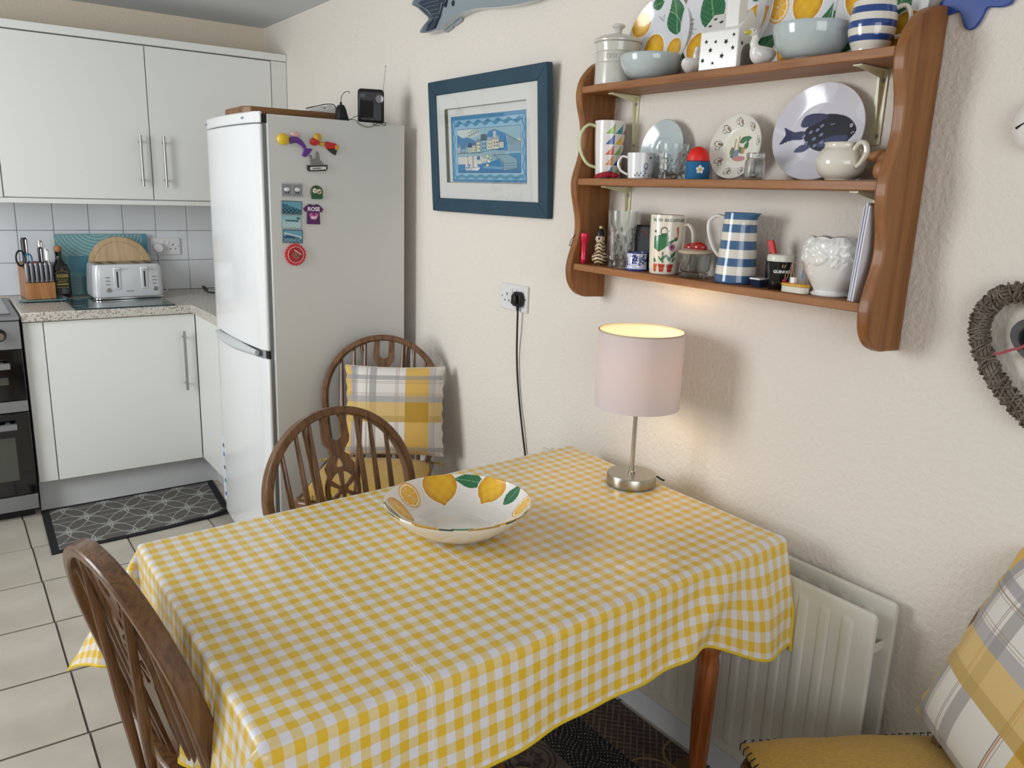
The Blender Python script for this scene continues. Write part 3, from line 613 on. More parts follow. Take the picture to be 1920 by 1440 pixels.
# toaster
ta = thing('toaster', 'white four-slice toaster with chrome base on glass saver', 'toaster', (-.81, 4.20, WT+.0055), .03)
wt_ = mat('white pearl toaster shell', (214, 216, 218), .25, .15, coat=.4)
pts = []
for (a, b) in ((-.155, -.095), (.155, -.095), (.155, .095), (-.155, .095)):
    s0 = {(-1, -1): PI, (1, -1): -PI/2, (1, 1): 0, (-1, 1): PI/2}[(int(math.copysign(1, a)), int(math.copysign(1, b)))]
    for k in range(7): an = s0+k*PI/12; pts.append((a-math.copysign(.03, a)+.03*math.cos(an), b-math.copysign(.03, b)+.03*math.sin(an)))
def scl(ps, s): return [(x*s, y*s) for x, y in ps]
m = MB(); k = len(pts); vs = []; fs = []
for z, s in ((.012, .985), (.03, 1.0), (.12, .975), (.150, .955), (.160, .925), (.162, .88)): vs += [(x*s, y*s, z) for x, y in pts]
for i in range(5):
    for j in range(k): fs.append((i*k+j, i*k+(j+1) % k, (i+1)*k+(j+1) % k, (i+1)*k+j))
fs += [tuple(range(k))[::-1], tuple(range(5*k, 6*k))]
m.add(vs, fs).build('shell', wt_, ta)
MB().prism(scl(pts, 1.01), 0, .011).build('base', M['chrome'], ta, .003)
for x in (-.105, -.05, .05, .105): MB().box(x-.011, x+.011, -.06, .065, .160, .1632).build('slot', M['blackp'], ta)
MB().box(-.135, .135, -.075, .08, .1615, .1626).build('top_plate', M['steel'], ta, .001)
for x in (-.05, .068):
    s_ = MB().box(x-.016, x+.016, -.0965, -.088, .045, .150).build('lever_panel', wt_, ta, .006, seg=3)
    MB().box(x-.003, x+.003, -.098, -.0964, .055, .13).build('lever_slot', M['blackp'], s_)
    MB().box(x-.014, x+.014, -.118, -.098, .140, .150).build('lever', M['whitep'], s_, .003)
for x in (-.093, .110):
    for z in (.103, .087, .071): MB().box(x-.008, x+.008, -.0975, -.088, z-.0022, z+.0022).build('button', M['gasket'], ta, .001)
    MB().lathe([(0, 0), (.010, 0), (.010, .008), (.008, .010), (0, .010)], 20, T((x+.003, -.090, .045), (PI/2, 0, 0))).build('dial', M['steel'], ta)
MB().box(-.016, .016, -.0975, -.09, .036, .040).build('badge', M['gasket'], ta)
gs = thing('worktop_saver', 'flat dark patterned glass worktop saver in front of toaster', 'worktop saver', (-.87, 4.05, WT), 0)
MB().box(-.205, .205, -.195, .155, 0, .005).build('glass', mat('dark grey glass', (52, 68, 72), .15, coat=.5), gs, .001)
U, V = np.meshgrid(np.linspace(-.203, .203, 120), np.linspace(-.193, .153, 100)); nz = np.sin(U*38+2*np.sin(V*22))*np.cos(V*44+1.3*np.sin(U*31))+.5*np.sin(U*90+V*70)
p = Paint(U, V, (58, 74, 78)); p.put(nz > .45, (96, 120, 124)); p.put(nz > .95, (136, 154, 156)); p.put(nz < -.6, (42, 56, 60)); surf('print', U, V, U*0+.0053, M['gloss'], gs, col=p.c)
# sockets
def socket(name, label, M4, switch=True, plug=None):
    o = thing(name, label, 'socket'); o.matrix_world = M4
    MB().box(-.073, .073, -.0095, 0, -.043, .043).build('faceplate', M['whitep'], o, .003)
    for sx in (-.037, .037):
        MB().box(sx-.0025, sx+.0025, -.0098, -.0094, .004, .013).box(sx-.0145, sx-.0085, -.0098, -.0094, -.015, -.010).box(sx+.0085, sx+.0145, -.0098, -.0094, -.015, -.010).build('pin_holes', M['blackp'], o)
    for sx in (-.012, .012): MB().box(sx-.006, sx+.006, -.0125, -.009, .010, .030).build('switch', M['whitep'], o, .001)
    for sx in (-.064, .064): MB().lathe([(0, 0), (.003, 0), (.003, .0008), (0, .0008)], 10, T((sx, -.0094, 0), (PI/2, 0, 0))).build('screw', M['steel'], o)
    return o
socket('socket', 'white double socket on the tiles beside the toaster', Matrix.Translation((-.563, YB-.0095, 1.125)))
pl = thing('plug', 'white plug in the tiled wall socket', 'plug', (-.60, YB-.0195, 1.115))
MB().lathe([(0, .030), (.018, .030), (.024, .024), (.025, 0), (0, 0)], 24, T((0, -.001, .002), (PI/2, 0, 0))).build('body', M['whitep'], pl)
MB().tube([(0, -.014, -.015), (0, -.014, -.035)], [.006, .004], 8).build('cable_boot', M['whitep'], pl)
tag(MB().tube(cr([(-.60, YB-.034, 1.082), (-.597, YB-.03, 1.03), (-.592, YB-.04, .96), (-.585, 4.38, .915), (-.60, 4.33, .907), (-.632, 4.30, .912)], 8), .003, 8).build('toaster_cable', M['whitep']), 'white toaster cable hanging from the tiled wall socket', 'cable')
tag(MB().tube(cr([(-.40, 4.30, .907), (-.425, 4.27, .93), (-.44, 4.24, .935), (-.43, 4.21, .912), (-.39, 4.20, .906)], 6), .004, 8).build('black_cable', M['blackp']), 'loop of black cable on worktop beside fridge', 'cable')

# ---------------- kitchen mat ----------------
def mat_mesh():
    U, V = np.meshgrid(np.linspace(0, 1, 330), np.linspace(0, 1, 220))
    A, B, D, E_ = np.array((-1.290, 3.400)), np.array((-.570, 3.455)), np.array((-.528, 3.925)), np.array((-1.277, 3.905))
    P = ((1-U)*(1-V))[..., None]*A+(U*(1-V))[..., None]*B+(U*V)[..., None]*D+((1-U)*V)[..., None]*E_
    wv = .003*np.sin(U*9)*np.exp(-V*6)
    Z = .006+.020*np.exp(-((U-.97)/.07)**2-((V-.03)/.10)**2)+.006*np.exp(-((U-.78)/.1)**2-((V-0)/.1)**2)
    x, y = U*.75, V*.51; p = Paint(x, y, (92, 88, 84)); R0 = .165
    pts = [(i*R0*1.0+(j % 2)*R0*.5, j*R0*.866+.05) for i in range(-1, 7) for j in range(-1, 5)]
    for (cx, cy) in pts:
        for k in range(6):
            a = k*PI/3; p.ring(cx+.5*R0*math.cos(a), cy+.5*R0*math.sin(a), R0*.5, R0*.17, .0021, (158, 160, 152), a)
    bd = (x < .030) | (x > .72) | (y < .026) | (y > .488); p.put(bd, (26, 26, 30))
    o = surf('kitchen_mat', P[..., 0], P[..., 1]+wv, Z, M['rugm'], None, col=p.c)
    s = o.modifiers.new('s', 'SOLIDIFY'); s.thickness = .005; s.offset = -1
    tag(o, 'grey mat with pale interlocking petals and black border by cabinets', 'mat')
mat_mesh()
# patterned rug under the table
U, V = np.meshgrid(np.linspace(-1.15, -.035, 420), np.linspace(.35, 1.50, 420)); p = Paint(U, V, (92, 74, 58)); t_ = .148
for i in range(8):
    for j in range(8):
        xa, ya = -.035-t_*(i+1), 1.50-t_*(j+1); q = (i*3+j*5) % 6; q = (3 if j < 2 else 2) if i == 0 else (0 if i == 1 and j < 2 else (1 if i in (1, 2) and j < 3 else q)); cx, cy = xa+t_/2, ya+t_/2
        if q == 0:
            p.rect(xa, xa+t_, ya, ya+t_, (28, 26, 28)); p.put((U >= xa) & (U < xa+t_) & (V >= ya) & (V < ya+t_) & (np.sin(U*410+2*np.sin(V*60))*np.sin(V*410+2.5*np.sin(U*70)) > .72), (150, 142, 132))
        elif q in (1, 4):
            p.rect(xa, xa+t_, ya, ya+t_, (96, 82, 72)); [p.ring(cx, cy, r, r, .0025, (52, 42, 38)) for r in (.03, .055, .068)]
            for k in range(8): p.ell(cx+.028*math.cos(k*PI/4), cy+.028*math.sin(k*PI/4), .016, .006, (60, 48, 44), k*PI/4)
        elif q == 2:
            p.rect(xa, xa+t_, ya, ya+t_, (104, 78, 40))
            for k in range(4): p.ring(xa+(k % 2)*t_, ya+(k//2)*t_, .07, .07, .003, (150, 124, 84))
        elif q == 3:
            p.rect(xa, xa+t_, ya, ya+t_, (70, 58, 50)); s_ = (U >= xa) & (U < xa+t_) & (V >= ya) & (V < ya+t_)
            p.put(s_ & ((np.abs(((U+V)*40) % 1-.5) < .08) | (np.abs(((U-V)*40) % 1-.5) < .08)), (126, 104, 90))
        else:
            p.rect(xa, xa+t_, ya, ya+t_, (60, 52, 50)); [p.ring(cx+a, cy+b, .02, .02, .002, (120, 104, 92)) for a in (-.037, .037) for b in (-.037, .037)]
ro = surf('patchwork_rug', U, V, U*0+.0045, M['rugm'], None, col=p.c); s = ro.modifiers.new('s', 'SOLIDIFY'); s.thickness = .004; s.offset = -1
tag(ro, 'dark brown patchwork patterned rug under the table', 'rug')

# ---------------- things on the right wall ----------------
def WM(y, z, x=0, rot=0, tilt=0):    # local X -> to the right along the wall (-y), Y -> up, Z -> out of the wall
    B = Matrix(((0, 0, -1, x), (-1, 0, 0, y), (0, 1, 0, z), (0, 0, 0, 1)))
    return B @ Matrix.Rotation(rot, 4, 'Z') @ Matrix.Rotation(tilt, 4, 'X')
pc = thing('picture', 'blue framed seaside town print with white mount', 'picture'); pc.matrix_world = WM(2.287, 1.603, -.010, 0, .06)
W_, H_ = .345, .222; fw = .047
for (a, b, c, d) in ((-W_, W_, H_-fw, H_), (-W_, W_, -H_, -H_+fw)):
    s = 1 if b > 0 else -1; up = c > 0
    pts = [(-W_, H_), (W_, H_), (W_-fw, H_-fw), (-W_+fw, H_-fw)] if up else [(-W_, -H_), (-W_+fw, -H_+fw), (W_-fw, -H_+fw), (W_, -H_)]
    MB().prism(pts, 0, .024).build('frame_rail', M['framep'], pc, .003)
for s in (-1, 1):
    pts = [(s*W_, -H_), (s*W_, H_), (s*(W_-fw), H_-fw), (s*(W_-fw), -H_+fw)]
    MB().prism(pts if s > 0 else pts[::-1], 0, .024).build('frame_rail', M['framep'], pc, .003)
m = MB(); ox, oy, ow, oh = -.006, .003, .241, .124; iw, ih = W_-fw+.003, H_-fw+.003
m.box(-iw, ox-ow, -ih, ih, .008, .017).box(ox+ow, iw, -ih, ih, .008, .017).box(ox-ow, ox+ow, -ih, oy-oh, .008, .017).box(ox-ow, ox+ow, oy+oh, ih, .008, .017)
m.build('mount', M['mount'], pc)
m = MB(); m.box(ox-ow, ox+ow, oy+oh-.0012, oy+oh, .0046, .0168).box(ox-ow, ox-ow+.0012, oy-oh, oy+oh, .0046, .0168).box(ox-ow, ox+ow, oy-oh, oy-oh+.0012, .0046, .0168)
m.build('mount_bevel', mat('olive grey mount edge', (122, 122, 104), .8), pc)
MB().box(-iw, iw, -ih, ih, .0, .004).build('backing', M['mount'], pc)
U, V = np.meshgrid(np.linspace(-.224, .224, 300), np.linspace(-.109, .109, 170)); p = Paint(U/.448, V/.218, (70, 140, 184))
p.rect(-.47, .47, -.46, .44, (146, 192, 220))
wv = .03*np.sin(p.u*48)
p.put((np.abs(p.v-.38-wv*.5) < .025+.015*np.cos(p.u*48)) & (np.abs(p.u) < .45), (64, 138, 178)); p.put((np.abs(p.v+.42-wv*.4) < .025) & (np.abs(p.u) < .45), (84, 150, 180))
p.put((np.abs(np.abs(p.u)-.455-.01*np.sin(p.v*30)) < .008), (74, 146, 190))
p.rect(-.415, .425, -.36, .30, (40, 70, 100)); p.rect(-.41, .42, -.355, .295, (150, 190, 206))
ins = (p.u > -.41) & (p.u < .42) & (p.v > -.355) & (p.v < .295)
p.poly([(-.41, .29), (-.2, .29), (-.24, .2), (-.41, .16)], (206, 220, 214)); p.poly([(.25, .1), (.42, .12), (.42, .06), (.3, .12)], (200, 214, 206))
p.poly([(-.41, .22), (-.33, .16), (-.25, .17), (-.15, .11), (0, .16), (0, .05), (-.41, .02)], (66, 128, 178))
p.poly([(-.02, .16), (.03, .25), (.10, .27), (.18, .23), (.24, .20), (.27, -.05), (0, -.02)], (58, 136, 190))
p.poly([(.25, .18), (.34, .12), (.42, .07), (.42, -.06), (.28, -.06)], (136, 168, 186)); p.line([(.25, .18), (.34, .12), (.42, .07)], .004, (48, 80, 110))
p.poly([(-.26, .26), (-.10, .28), (-.10, .20), (-.22, .16), (-.26, .17)], (196, 208, 196))
for i in range(5): p.rect(-.245+i*.03, -.232+i*.03, .185+i*.012, .215+i*.012, (70, 110, 130)); p.rect(-.245+i*.03, -.232+i*.03, .235+i*.006, .255+i*.006, (110, 150, 160))
def house(x, wd, zb, h, rf, wall, roof):
    p.rect(x-.004, x+wd+.004, zb, zb+h, (44, 62, 84)); p.rect(x, x+wd, zb, zb+h, wall); p.poly([(x-.006, zb+h), (x+wd+.006, zb+h), (x+wd-.008, zb+h+rf), (x+.008, zb+h+rf)], roof)
    for a in (.25, .65):
        for b in (.2, .6): p.rect(x+wd*a, x+wd*(a+.2), zb+h*b, zb+h*(b+.22), (84, 116, 140))
house(-.41, .04, -.06, .08, .05, (226, 214, 220), (120, 160, 190)); house(-.365, .07, -.06, .06, .07, (150, 184, 210), (66, 132, 160)); house(-.26, .055, -.06, .08, .07, (226, 222, 186), (44, 70, 110)); house(-.20, .04, -.05, .10, .04, (222, 224, 196), (60, 110, 130))
house(-.145, .055, -.04, .13, .05, (226, 224, 190), (128, 140, 160)); house(-.085, .08, -.04, .15, .10, (140, 190, 214), (66, 96, 110)); house(.0, .07, -.02, .12, .06, (224, 222, 190), (170, 180, 190)); house(.07, .085, -.01, .13, .05, (226, 222, 200), (160, 168, 184)); house(.16, .055, 0, .075, .04, (226, 228, 214), (96, 116, 150))
p.rect(.08, .12, .15, .24, (190, 200, 206)); p.poly([(.08, .24), (.12, .24), (.10, .275)], (128, 110, 130))
p.poly([(-.41, -.06), (.1, -.05), (.2, -.03), (.28, -.12), (.1, -.2), (-.41, -.12)], (150, 182, 192)); p.line([(-.41, -.06), (-.1, -.06), (.05, -.03), (.22, -.02)], .004, (46, 80, 100))
p.poly([(-.41, -.12), (-.1, -.11), (.02, -.17), (-.1, -.23), (-.41, -.23)], (218, 216, 210)); p.rect(-.41, .42, -.355, -.23, (52, 128, 184)); p.poly([(-.1, -.23), (.42, -.23), (.42, -.08), (.3, -.08), (.05, -.20)], (60, 140, 190))
p.poly([(-.05, -.26), (.3, -.28), (.3, -.31), (-.05, -.29)], (118, 176, 208)); p.rect(-.41, .42, -.355, -.32, (40, 116, 172))
p.poly([(.08, -.1), (.28, -.10), (.38, -.17), (.38, -.30), (.2, -.33), (.18, -.2)], (132, 170, 188)); p.line([(.08, -.1), (.28, -.10), (.38, -.17), (.38, -.30), (.2, -.33), (.2, -.2), (.08, -.1)], .003, (44, 74, 96))
for z in (-.22, -.26, -.29): p.line([(.21, z), (.37, z)], .003, (60, 96, 116))
p.poly([(-.31, -.28), (-.28, -.13), (-.265, -.13), (-.255, -.28)], (232, 228, 220)); p.poly([(-.245, -.28), (-.20, -.13), (-.19, -.15), (-.12, -.28)], (230, 226, 218)); p.line([(-.272, -.11), (-.268, -.29)], .004, (40, 60, 80)); p.line([(-.195, -.11), (-.195, -.29)], .004, (40, 60, 80))
p.poly([(-.32, -.29), (-.10, -.28), (-.125, -.325), (-.30, -.325)], (196, 206, 206)); p.poly([(-.21, -.295), (-.10, -.28), (-.125, -.325), (-.2, -.325)], (236, 236, 234))
for (a, b, c) in ((-.12, -.14, (60, 120, 180)), (-.06, -.17, (236, 232, 220)), (0, -.12, (230, 224, 190)), (.02, -.19, (236, 236, 226)), (0, -.25, (226, 222, 208)), (.04, -.14, (190, 210, 196))): p.ell(a, b, .024, .03, (50, 80, 100)); p.ell(a, b, .019, .024, c)
surf('print', U-.002, V-.009, U*0+.0046, M['print'], pc, col=p.c)
MB().box(-iw, iw, -ih, ih, .0185, .0200).build('glass_pane', M['pane'], pc)

# ceramic fish-shaped dish above the picture
wf = thing('fish_dish', 'grey and navy ceramic fish shaped dish hung above the picture', 'dish'); wf.matrix_world = WM(2.38, 2.08, 0, 0)
out = [(-.385, .024), (-.33, .052), (-.26, .075), (-.20, .06), (-.12, .078), (0, .098), (.15, .10), (.28, .09), (.42, .06), (.50, .01), (.47, -.04), (.40, -.074), (.30, -.080), (.18, -.072), (.06, -.058), (-.02, -.056), (-.10, -.066), (-.18, -.086), (-.24, -.090), (-.322, -.082), (-.295, -.062), (-.262, -.045), (-.30, -.02), (-.345, .005)]
def sh(ps, s, dx=0, dy=0): return [(x*s+dx, y*s+dy) for x, y in ps]
oo = cr(out, 4, True); cx_ = np.mean([a for a, b in oo]); cy_ = np.mean([b for a, b in oo]); k = len(oo)
m = MB(); vs = []; fs = []
for z, s in ((.0, .94), (.012, .97), (.038, 1.0), (.042, .99), (.040, .975), (.022, .955)): vs += [((a-cx_)*s+cx_, (b-cy_)*(s if s > .9 else s)+cy_, z) for a, b in oo]
for i in range(5):
    for j in range(k): fs.append((i*k+j, i*k+(j+1) % k, (i+1)*k+(j+1) % k, (i+1)*k+j))
fs += [tuple(range(k))[::-1], tuple(range(5*k, 6*k))]
gw = mat('blue grey glaze', (148, 160, 166), .14, coat=.7)
m.add(vs, fs).build('body', gw, wf)
MB().prism([(-.36, .022), (-.30, .046), (-.235, .06), (-.18, .05), (-.185, .0), (-.205, -.04), (-.24, -.076), (-.30, -.078), (-.28, -.055), (-.245, -.04), (-.285, -.012)][::-1], .022, .030).build('tail_glaze', M['navy'], wf, .003)
m = MB()
for i in range(6): m.tube([(-.34+.02*i, .025-.014*i, .031), (-.28+.01*i, .026-.014*i, .0312), (-.205, .02-.013*i, .031)], .0016, 6)
m.build('tail_ray', mat('pale blue streak', (96, 116, 134), .2, coat=.5), wf)
MB().prism([(-.19, .055), (-.155, .055), (-.15, .02), (-.17, -.02), (-.19, .0)][::-1], .022, .031).build('fin_glaze', M['navy'], wf, .003)
m = MB(); [m.lathe([(0, 0), (r, 0), (r*.8, .003), (0, .0035)], 14, T((a, b, .0225))) for a, b, r in ((-.125, -.012, .010), (-.115, .03, .008), (-.06, .02, .007), (.06, .03, .008))]; m.build('spot', M['navy'], wf)
MB().prism([(.175, .06), (.205, .06), (.20, .0), (.212, -.045), (.168, -.045), (.18, 0)][::-1], .022, .026).build('gill_glaze', M['navy'], wf, .002)
MB().lathe([(0, 0), (.012, 0), (.010, .004), (0, .005)], 16, T((.30, .035, .022))).build('eye', M['navy'], wf)
for (a, b) in ((-.16, -.088), (-.105, -.075)): MB().prism([(a-.045, b+.016), (a+.02, b+.022), (a+.012, b+.004), (a-.035, b-.006)], .002, .014).build('lower_fin', gw, wf, .003)

# wall socket with lamp plug
socket('socket', 'white double socket on the cream wall, black plug in its right side', Matrix.Translation((0, 2.118, 1.120)) @ Matrix.Rotation(-PI/2, 4, 'Z'))
pl = thing('plug', 'black plug in the cream wall socket', 'plug'); pl.matrix_world = WM(2.080, 1.118, -.0105)
MB().prism([(-.024, -.012), (-.018, -.022), (.018, -.022), (.024, -.012), (.024, .012), (.014, .026), (-.014, .026), (-.024, .012)], 0, .018).build('body', M['blackp'], pl, .004)
MB().prism([(-.013, -.014), (.013, -.014), (.010, .018), (-.010, .018)], .018, .030).build('grip', M['blackp'], pl, .004)
MB().tube([(0, -.02, .009), (0, -.036, .008)], [.006, .004], 10).build('cable_boot', M['blackp'], pl)
tag(MB().tube(cr([(-.018, 2.080, 1.082), (-.016, 2.082, 1.02), (-.010, 2.088, .94), (-.008, 2.082, .86), (-.008, 2.065, .77), (-.010, 2.040, .68), (-.008, 2.022, .60), (-.012, 1.98, .45), (-.03, 1.9, .25), (-.03, 1.88, .11)], 8), .0032, 8).build('lamp_cable', M['blackp']), 'black cable hanging down the wall from the black plug', 'cable')

# ---------------- pine shelf unit ----------------
su = thing('shelf_unit', 'orange pine wall shelf unit with scalloped sides and three shelves', 'shelf unit', (0, 1.27, 1.17))
prof = [(-.002, 1.805), (-.035, 1.803), (-.075, 1.788), (-.104, 1.762), (-.119, 1.737), (-.1245, 1.705), (-.118, 1.672), (-.109, 1.645), (-.103, 1.61), (-.104, 1.575), (-.112, 1.540), (-.122, 1.510), (-.127, 1.485), (-.124, 1.455), (-.116, 1.425), (-.108, 1.39), (-.106, 1.36), (-.112, 1.33), (-.122, 1.30), (-.130, 1.27), (-.1305, 1.245), (-.122, 1.215), (-.100, 1.190), (-.070, 1.178), (-.002, 1.175)]
pf = cr(prof[:-1], 3)+[prof[-1]]
RY = Matrix(((1, 0, 0, 0), (0, 0, 1, 0), (0, 1, 0, 0), (0, 0, 0, 1)))   # (a,b,c)->(a,c,b)
for (ya, yb) in ((1.69, 1.712), (.816, .840)): wp(MB().prism(pf, ya, yb, RY), 'side_panel', M['pine'], su, .0035, )
for zt_ in (1.728, 1.497, 1.272): wp(MB().box(-.121, -.002, .840, 1.69, zt_-.018, zt_), 'shelf', M['piney'], su, .002)
brm = mat('cream enamel bracket', (226, 220, 186), .35, coat=.2)
for (yb, zz) in ((1.610, 1.710), (.928, 1.710), (1.618, 1.479), (.902, 1.479)):
    m = MB(); Bm = T((0, yb, zz-.001))
    ln = .13 if zz > 1.6 else .10
    m.prism([(-.003, 0), (-.003, -ln), (-.006, -ln), (-.016, -.016), (-.088, -.0035), (-.090, 0)], -.0012, .0012, Bm @ RY)
    m.box(-.0035, -.001, -.011, .011, -ln-.01, -.001, Bm).box(-.092, -.001, -.009, .009, -.003, 0, Bm)
    bo = wp(m, 'bracket', brm, su)
    for i, z_ in enumerate((.022, .035, ln-.005)): wp(MB().lathe([(0, 0), (.004, 0), (.003, .002), (0, .0022)], 10, T((-.0035, yb+(.004 if i % 2 else -.004), zz-z_), (0, -PI/2, 0))), 'screw', M['gasket'], bo)
S1, S2, S3 = 1.7285, 1.4975, 1.2725
def onshelf(name, label, cat, y, z, x, rz=0, group=None): return thing(name, label, cat, (x, y, z), rz, group)
def handle_tube(parent, pts, r, m, flat=1, name='handle'): return MB().tube(cr(pts, 6), r, 10, flat=flat).build(name, m, parent)
# canister
o = onshelf('canister', 'lidded grey stoneware biscuit canister at the left of top shelf', 'canister', 1.6255, S1, -.064, -1.0)
pr = [(0, 0), (.054, 0), (.0555, .002), (.0545, .05), (.0562, .052), (.0545, .054), (.0545, .076), (.0562, .078), (.0545, .080), (.0575, .098), (.0575, .1), (.054, .1), (0, .1)]
MB().lathe(pr, 56).build('jar', M['grey'], o)
l_ = MB().lathe([(0, .1), (.056, .1), (.062, .103), (.0625, .106), (.060, .110), (.045, .118), (.02, .123), (.010, .124), (.008, .130), (.011, .137), (.0165, .141), (.0165, .145), (.012, .148), (0, .149)], 56).build('lid', M['grey'], o)
me = text_mesh('BISCUITS', .017, .001, .0004); warp(me, lambda a, b, c: (.0553*math.sin(a/.0553)+c*math.sin(a/.0553), -(.0553+c)*math.cos(a/.0553), .065+b)); link('lettering', me, M['grey'], o).rotation_euler = (0, 0, .35)
def bowl(o, R, h, foot, m, wall=.003):
    pr = [(0, .002), (foot*.8, .002), (foot, 0), (foot*1.05, .004)]
    for i in range(1, 9): t = i/8; pr.append((foot*1.05+(R-foot*1.05)*math.sin(t*PI/2)**.9, .004+(h-.004)*(1-math.cos(t*PI/2))**1.0*.35+(h-.004)*.65*t**1.3))
    pr += [(R-wall*.5, h+.0012)]+[(r-wall, z+.002) for r, z in pr[:3:-1]]+[(0, .007)]
    return MB().lathe(cr(pr, 2), 56).build('bowl', m, o)
o = onshelf('cereal_bowl', 'pale blue-grey bowl beside the biscuit canister', 'bowl', 1.503, S1, -.062); bowl(o, .076, .058, .034, M['duck'])
o = onshelf('cereal_bowl', 'pale blue-grey bowl beside the striped mug, further right', 'bowl', 1.055, S1, -.062); bowl(o, .077, .066, .036, M['duck'])
# striped mug on top shelf
def stripes(z0, bands, c):
    def f(P):
        for a, b in bands: P.put((P.v > a) & (P.v < b), c)
    return f
o = onshelf('striped_mug', 'barrel shaped cream mug with blue bands at right of top shelf', 'mug', .925, S1, -.064, -1.10)
pr = [(0, .001), (.028, 0), (.031, .002), (.033, .010), (.040, .028), (.043, .048), (.041, .068), (.038, .083), (.0375, .090), (.0355, .090), (.036, .083), (.039, .068), (.041, .048), (.038, .028), (.03, .010), (0, .008)]
lathe_paint('mug_body', cr(pr, 3), 96, lambda P: [P.put((P.v > a) & (P.v < b) & (P.r > .0372-.0*P.v) & (P.s < .135), (42, 74, 138)) for a, b in ((.018, .030), (.043, .055), (.068, .080))], M['paint'], o, base=(232, 226, 214), nv=300)
handle_tube(o, [(.036, 0, .078), (.052, 0, .082), (.062, 0, .066), (.060, 0, .045), (.052, 0, .032), (.040, 0, .028)], .0045, M['cream'], 1.3)
# lemon plates
def round_plate(o, R, painter, base=(224, 225, 230), m=None, dep=.014):
    n_ = 130; rr, th = np.meshgrid(np.linspace(0, 1, n_), np.arange(260)*2*PI/260, indexing='ij'); X = R*rr*np.cos(th); Y = R*rr*np.sin(th)
    Z = dep*np.clip((rr-.62)/.38, 0, 1)**1.2+.003; Z[rr < .62] = .003
    p = Paint(X, Y, base); painter(p)
    surf('plate_face', X, Y, Z, m or M['paint'], o, closed=True, col=p.c, flip=False)
    MB().lathe([(0, 0), (R*.58, 0), (R*.62, .0015), (R*.99, dep), (R*1.004, dep+.0018), (R*.998, dep+.0035), (R*.99, dep+.0028)], 64, cap=False).build('plate_rim', m if False else M['white'], o)
    return o
def lean(name, label, y, zb, R, x, tilt, cat='plate', rot=0):
    o = thing(name, label, cat); o.matrix_world = WM(y, zb, x) @ Matrix.Rotation(-tilt, 4, 'X') @ Matrix.Translation((0, R, 0)) @ Matrix.Rotation(rot, 4, 'Z'); return o
o = lean('lemon_plate', 'round lemon and leaf plate behind the left blue-grey bowl', 1.520, S1+.001, .104, -.030, .14)
def f1(P):
    P.leaf(.042, .052, .048, .032, 1.8); P.lemon(-.020, -.022, .034, .2); P.lemon(-.072, .044, .026, -.5); P.lemon(.052, -.030, .025, .1); P.leaf(-.086, -.020, .03, .02, -.8); P.leaf(.040, -.070, .03, .018, 1.5); P.leaf(-.02, .085, .02, .012, .2)
    P.put(np.abs(np.hypot(P.u, P.v)-.066) < .0006, (225, 225, 225)); [P.line([(-.02, .06), (-.01+i*.006, .05-.004*i), (.0, .06)], .0005, (130, 140, 130)) for i in range(3)]
round_plate(o, .104, f1)
o = lean('lemon_plate', 'larger round lemon plate behind the white house ornament', 1.315, S1+.001, .130, -.028, .12)
def f2(P):
    P.leaf(-.052, .026, .056, .036, 1.9); P.slice(.005, .072, .030, .2); P.lemon(-.070, -.062, .032, .3); P.lemon(.06, .09, .030, 1.2); P.leaf(.09, .05, .04, .024, .8); P.lemon(.08, -.02, .032, 2); P.leaf(.04, -.09, .04, .022, .2); [P.line([(-.115, -.02+i*.008), (-.09, -.03+i*.012)], .0006, (120, 130, 120)) for i in range(4)]
round_plate(o, .130, f2)
def square_plate(o, hw, painter, base=(224, 225, 230)):
    a = np.linspace(-1, 1, 170); U, V = np.meshgrid(a, a); e = .16
    k = np.maximum(np.abs(U), np.abs(V)); rr = np.minimum(1, 1.0)
    X = hw*U*(1-e*.9*np.clip(np.abs(V), 0, 1)**6*np.abs(U)**6*.9); Y = hw*V*(1-e*.9*np.abs(U)**6*np.abs(V)**6*.9)
    Z = .003+.012*np.clip((k-.7)/.3, 0, 1)**1.3; p = Paint(X, Y, base); painter(p); s = surf('plate_face', X, Y, Z, M['paint'], o, col=p.c); so = s.modifiers.new('s', 'SOLIDIFY'); so.thickness = .003; so.offset = -1
o = lean('square_lemon_plate', 'square lemon plate behind the right blue-grey bowl', 1.128, S1+.001, .097, -.030, .12)
square_plate(o, .097, lambda P: (P.slice(-.052, .030, .034, .3), P.lemon(.022, .030, .036, .1), P.leaf(-.07, -.05, .04, .024, .7), P.leaf(.078, -.02, .04, .022, 1.2), P.lemon(.0, -.06, .034, .5), P.leaf(.06, .085, .03, .02, .1)))
o = lean('square_lemon_plate', 'square lemon plate behind the striped mug', .938, S1+.001, .097, -.030, .12)
square_plate(o, .097, lambda P: (P.lemon(-.040, .018, .038, .3), P.slice(-.078, .07, .03, .2), P.slice(.060, .052, .036, 1), P.leaf(.035, -.01, .045, .026, 1.1), P.lemon(.06, -.06, .034, .2), P.leaf(-.06, -.06, .04, .024, .4), P.leaf(.0, .08, .03, .02, 2.2)))
